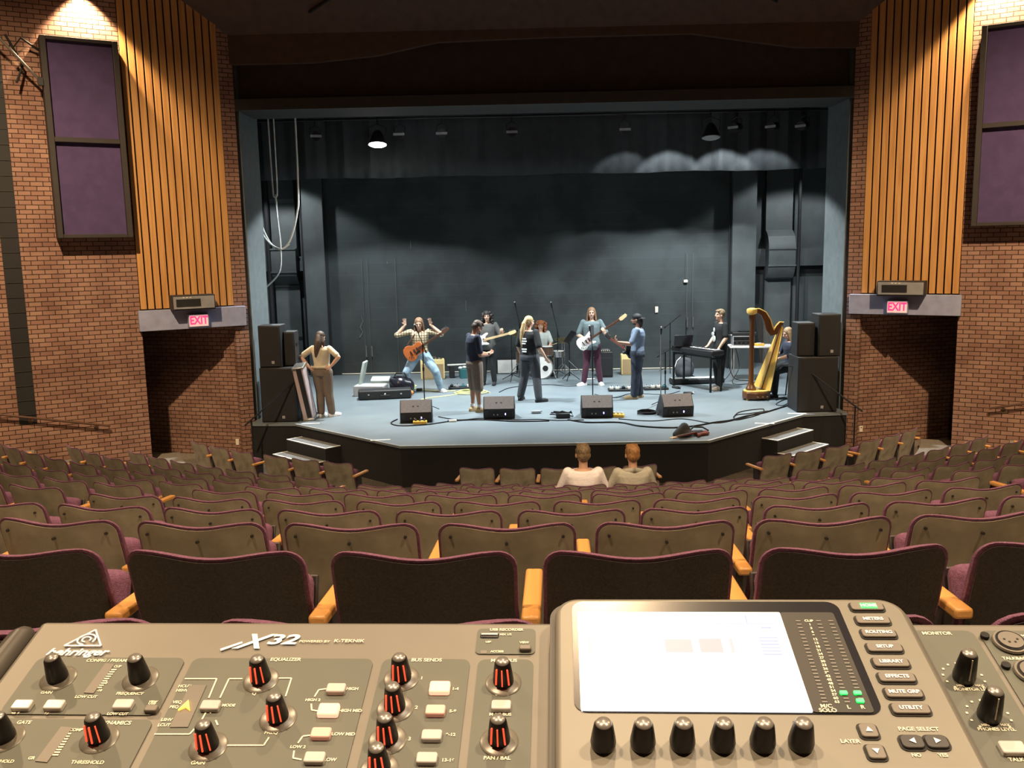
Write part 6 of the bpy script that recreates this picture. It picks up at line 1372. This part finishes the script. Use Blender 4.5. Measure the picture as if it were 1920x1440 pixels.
for s, px, py in (('M/C', 1549, 1327), ('SOLO', 1552, 1335), ('L', 1591, 1329), ('R', 1617, 1329)):
    x, y = cp(px, py, HZ); text_mesh('lettering', s, 0.0044, 'print', mf, (x, y, mz + 0.0002), None, 0.0001, 'CENTER', 0.0001)
# view buttons
VB = [('HOME', 1625, 1140), ('METERS', 1636, 1165), ('ROUTING', 1647, 1190), ('SETUP', 1658, 1217), ('LIBRARY', 1670, 1245), ('EFFECTS', 1681, 1273), ('MUTE GRP', 1694, 1302), ('UTILITY', 1707, 1332)]
def keycap(px, py, w, d, m_, hz=HZ, name='menu_button', r=0.0022):
    x, y = cp(px, py, hz)
    k_ = MB().prism(rrect(x - w / 2 - 0.0013, y - d / 2 - 0.0013, x + w / 2 + 0.0013, y + d / 2 + 0.0013, r + 0.001, 4), hz, hz + 0.0006).build(name, 'black', frame, smooth=False)
    MB().prism(rrect(x - w / 2, y - d / 2, x + w / 2, y + d / 2, r, 4), hz, hz + 0.0022).build('keycap', m_, k_, bevel=0.0005)
    return k_, x, y
for i, (s, px, py) in enumerate(VB):
    k_, x, y = keycap(px, py, 0.0235, 0.0082, 'button_grey')
    if i == 0: MB().box((x + 0.001, y, HZ + 0.0023), (0.012, 0.0060, 0.0003)).build('green_light', 'button_green', k_, smooth=False)
    text_mesh('lettering', s, 0.0042, 'print_white', k_, (x + (0.001 if i == 0 else 0), y, HZ + 0.0026), None, 0.00008, 'CENTER', 0.00012)
def tri(k_, x, y, dx, dy, z=HZ + 0.0026, s=0.0022):
    MB().prism([(x + dx * s - dy * 0, y + dy * s), (x - dx * s * 0.7 - dy * s, y - dy * s * 0.7 + dx * s), (x - dx * s * 0.7 + dy * s, y - dy * s * 0.7 - dx * s)], z, z + 0.0002).build('arrow', 'print_white', k_, smooth=False)
for px, py, dx, dy in ((1628, 1373, 0, 1), (1642, 1413, 0, -1)):
    k_, x, y = keycap(px, py, 0.0105, 0.0105, 'button_grey', name='arrow_button'); tri(k_, x, y, dx, dy)
for px, py, dx, dy in ((1710, 1394, -1, 0), (1756, 1394, 1, 0)):
    k_, x, y = keycap(px, py, 0.0135, 0.0100, 'button_dark', name='arrow_button', r=0.003); tri(k_, x, y, dx, dy)
for s, px, py, z in (('PAGE SELECT', 1722, 1368, 0.0056), ('LAYER', 1594, 1391, 0.0056), ('NO', 1718, 1417, 0.0048), ('YES', 1768, 1417, 0.0048)):
    x, y = cp(px, py, HZ); text_mesh('lettering', s, z * 0.75, 'print', frame, (x, y, HZ + 0.0004), None, 0.0001, 'CENTER', 0.0001)
for i, px in enumerate((1133, 1207, 1281, 1356, 1431, 1505)):
    x, y = cp(px - (2 if i < 5 else 4), 1398, HZ); k_ = knob(0, 0, 'plain', 0.0128, 0.019, False, frame, HZ, None, (x, y))
    MB().bar((x - 0.0, y + 0.010, HZ + 0.0004), (x - 0.0, y + 0.019, HZ + 0.0004), 0.0007, 0.0003).build('printed_tick', 'knob', frame, smooth=False)
# monitor section beyond the display
for p, q_ in (((1735, 1186), (1812, 1300)),):
    xm0 = mx1 + 0.008; xm1 = cp(1826, 1186)[0]; y1m = cp(1800, 1184)[1]
    MB().prism(rrect(xm0, FRONT + 0.02, xm1 - 0.001, y1m, 0.006), 0.0, 0.0009).build('panel_field', 'console_field', desk, smooth=False)
    MB().prism(rrect(xm1 + 0.003, FRONT + 0.02, xr - 0.01, y1m, 0.006), 0.0, 0.0009).build('panel_field', 'console_field', desk, smooth=False)
txt('MONITOR', 1756, 1190, 0.0066); txt('LAMP', 1915, 1195, 0.0056); txt('TALKBACK', 1905, 1237, 0.0056); txt('MONITOR LEVEL', 1826, 1295, 0.0052); txt('MIN', 1800, 1288, .0040); txt('MAX', 1836, 1288, .0040)
txt('PHONES LEVEL', 1868, 1370, 0.0052); txt('MIN', 1847, 1362, .0040); txt('MAX', 1884, 1362, .0040); txt('TALK', 1905, 1427, .0056)
knob(1806, 1274, 'line', 0.0122, 0.024, False); knob(1853, 1346, 'line', 0.0122, 0.024, False)
dt = MB()
for (px, py) in ((1806, 1272), (1853, 1344)):
    x, y = cp(px, py)
    for k in range(11):
        a = R(225 - 27 * k); dt.box((x + 0.0135 * cos(a), y + 0.0135 * sin(a), 0.0012), (0.0016, 0.0016, 0.0003))
dt.build('dial_marks', 'print', desk, smooth=False)
for px, py in ((1893, 1208), (1935, 1265)):
    x, y = cp(px, py)
    s_ = MB().lathe([(0.0001, 0.0009), (0.0115, 0.0009), (0.0125, 0.002), (0.0118, 0.0035), (0.0105, 0.0036)], 28).build('xlr_socket', 'console', desk); s_.location = (x, y, 0)
    MB().lathe([(0.0001, 0.0037), (0.0102, 0.0037), (0.0102, 0.0042), (0.0001, 0.0042)], 28).build('socket_ring', 'gloss_black', s_)
    MB().lathe([(0.0001, 0.0042), (0.0086, 0.0042), (0.0086, 0.0047), (0.0001, 0.0047)], 28).build('socket_face', 'button_grey', s_)
    for a in (20, 65, 115, 160): MB().cyl((0.005 * cos(R(a)), -0.005 * sin(R(a)) + 0.002, 0.0046), (0.005 * cos(R(a)), -0.005 * sin(R(a)) + 0.002, 0.0050), 0.0009, n=8).build('socket_hole', 'black', s_)
    MB().cyl((-0.0155, 0.0065, 0.001), (-0.0155, 0.0065, 0.0035), 0.0032, n=12).build('socket_screw', 'black_metal', s_)
btn(1897, 1409, 'button', 0.0155, 0.010)
# desk under the console
o = MB().box((0, 0, 0), (1.5, 0.62, 0.03)).build('desk_top', 'desk'); 
cpos = CM @ V(((xl + xr) / 2, FRONT / 2, -0.09)); zt_ = (CM @ V((0, FRONT, -0.09))).z - 0.03
o.location = (cpos.x, cpos.y, zt_); tag(o, 'black table top under the mixing desk', 'table')
for a in (-0.7, 0.7):
    for b_ in (-0.25, 0.25): MB().box((a, b_, (1.84 - zt_) / 2), (0.05, 0.05, zt_ - 1.84)).build('leg', 'black_metal', o)
MB().box((0, 0.12, 0.035), (0.8, 0.2, 0.05)).build('riser_block', 'desk', o)
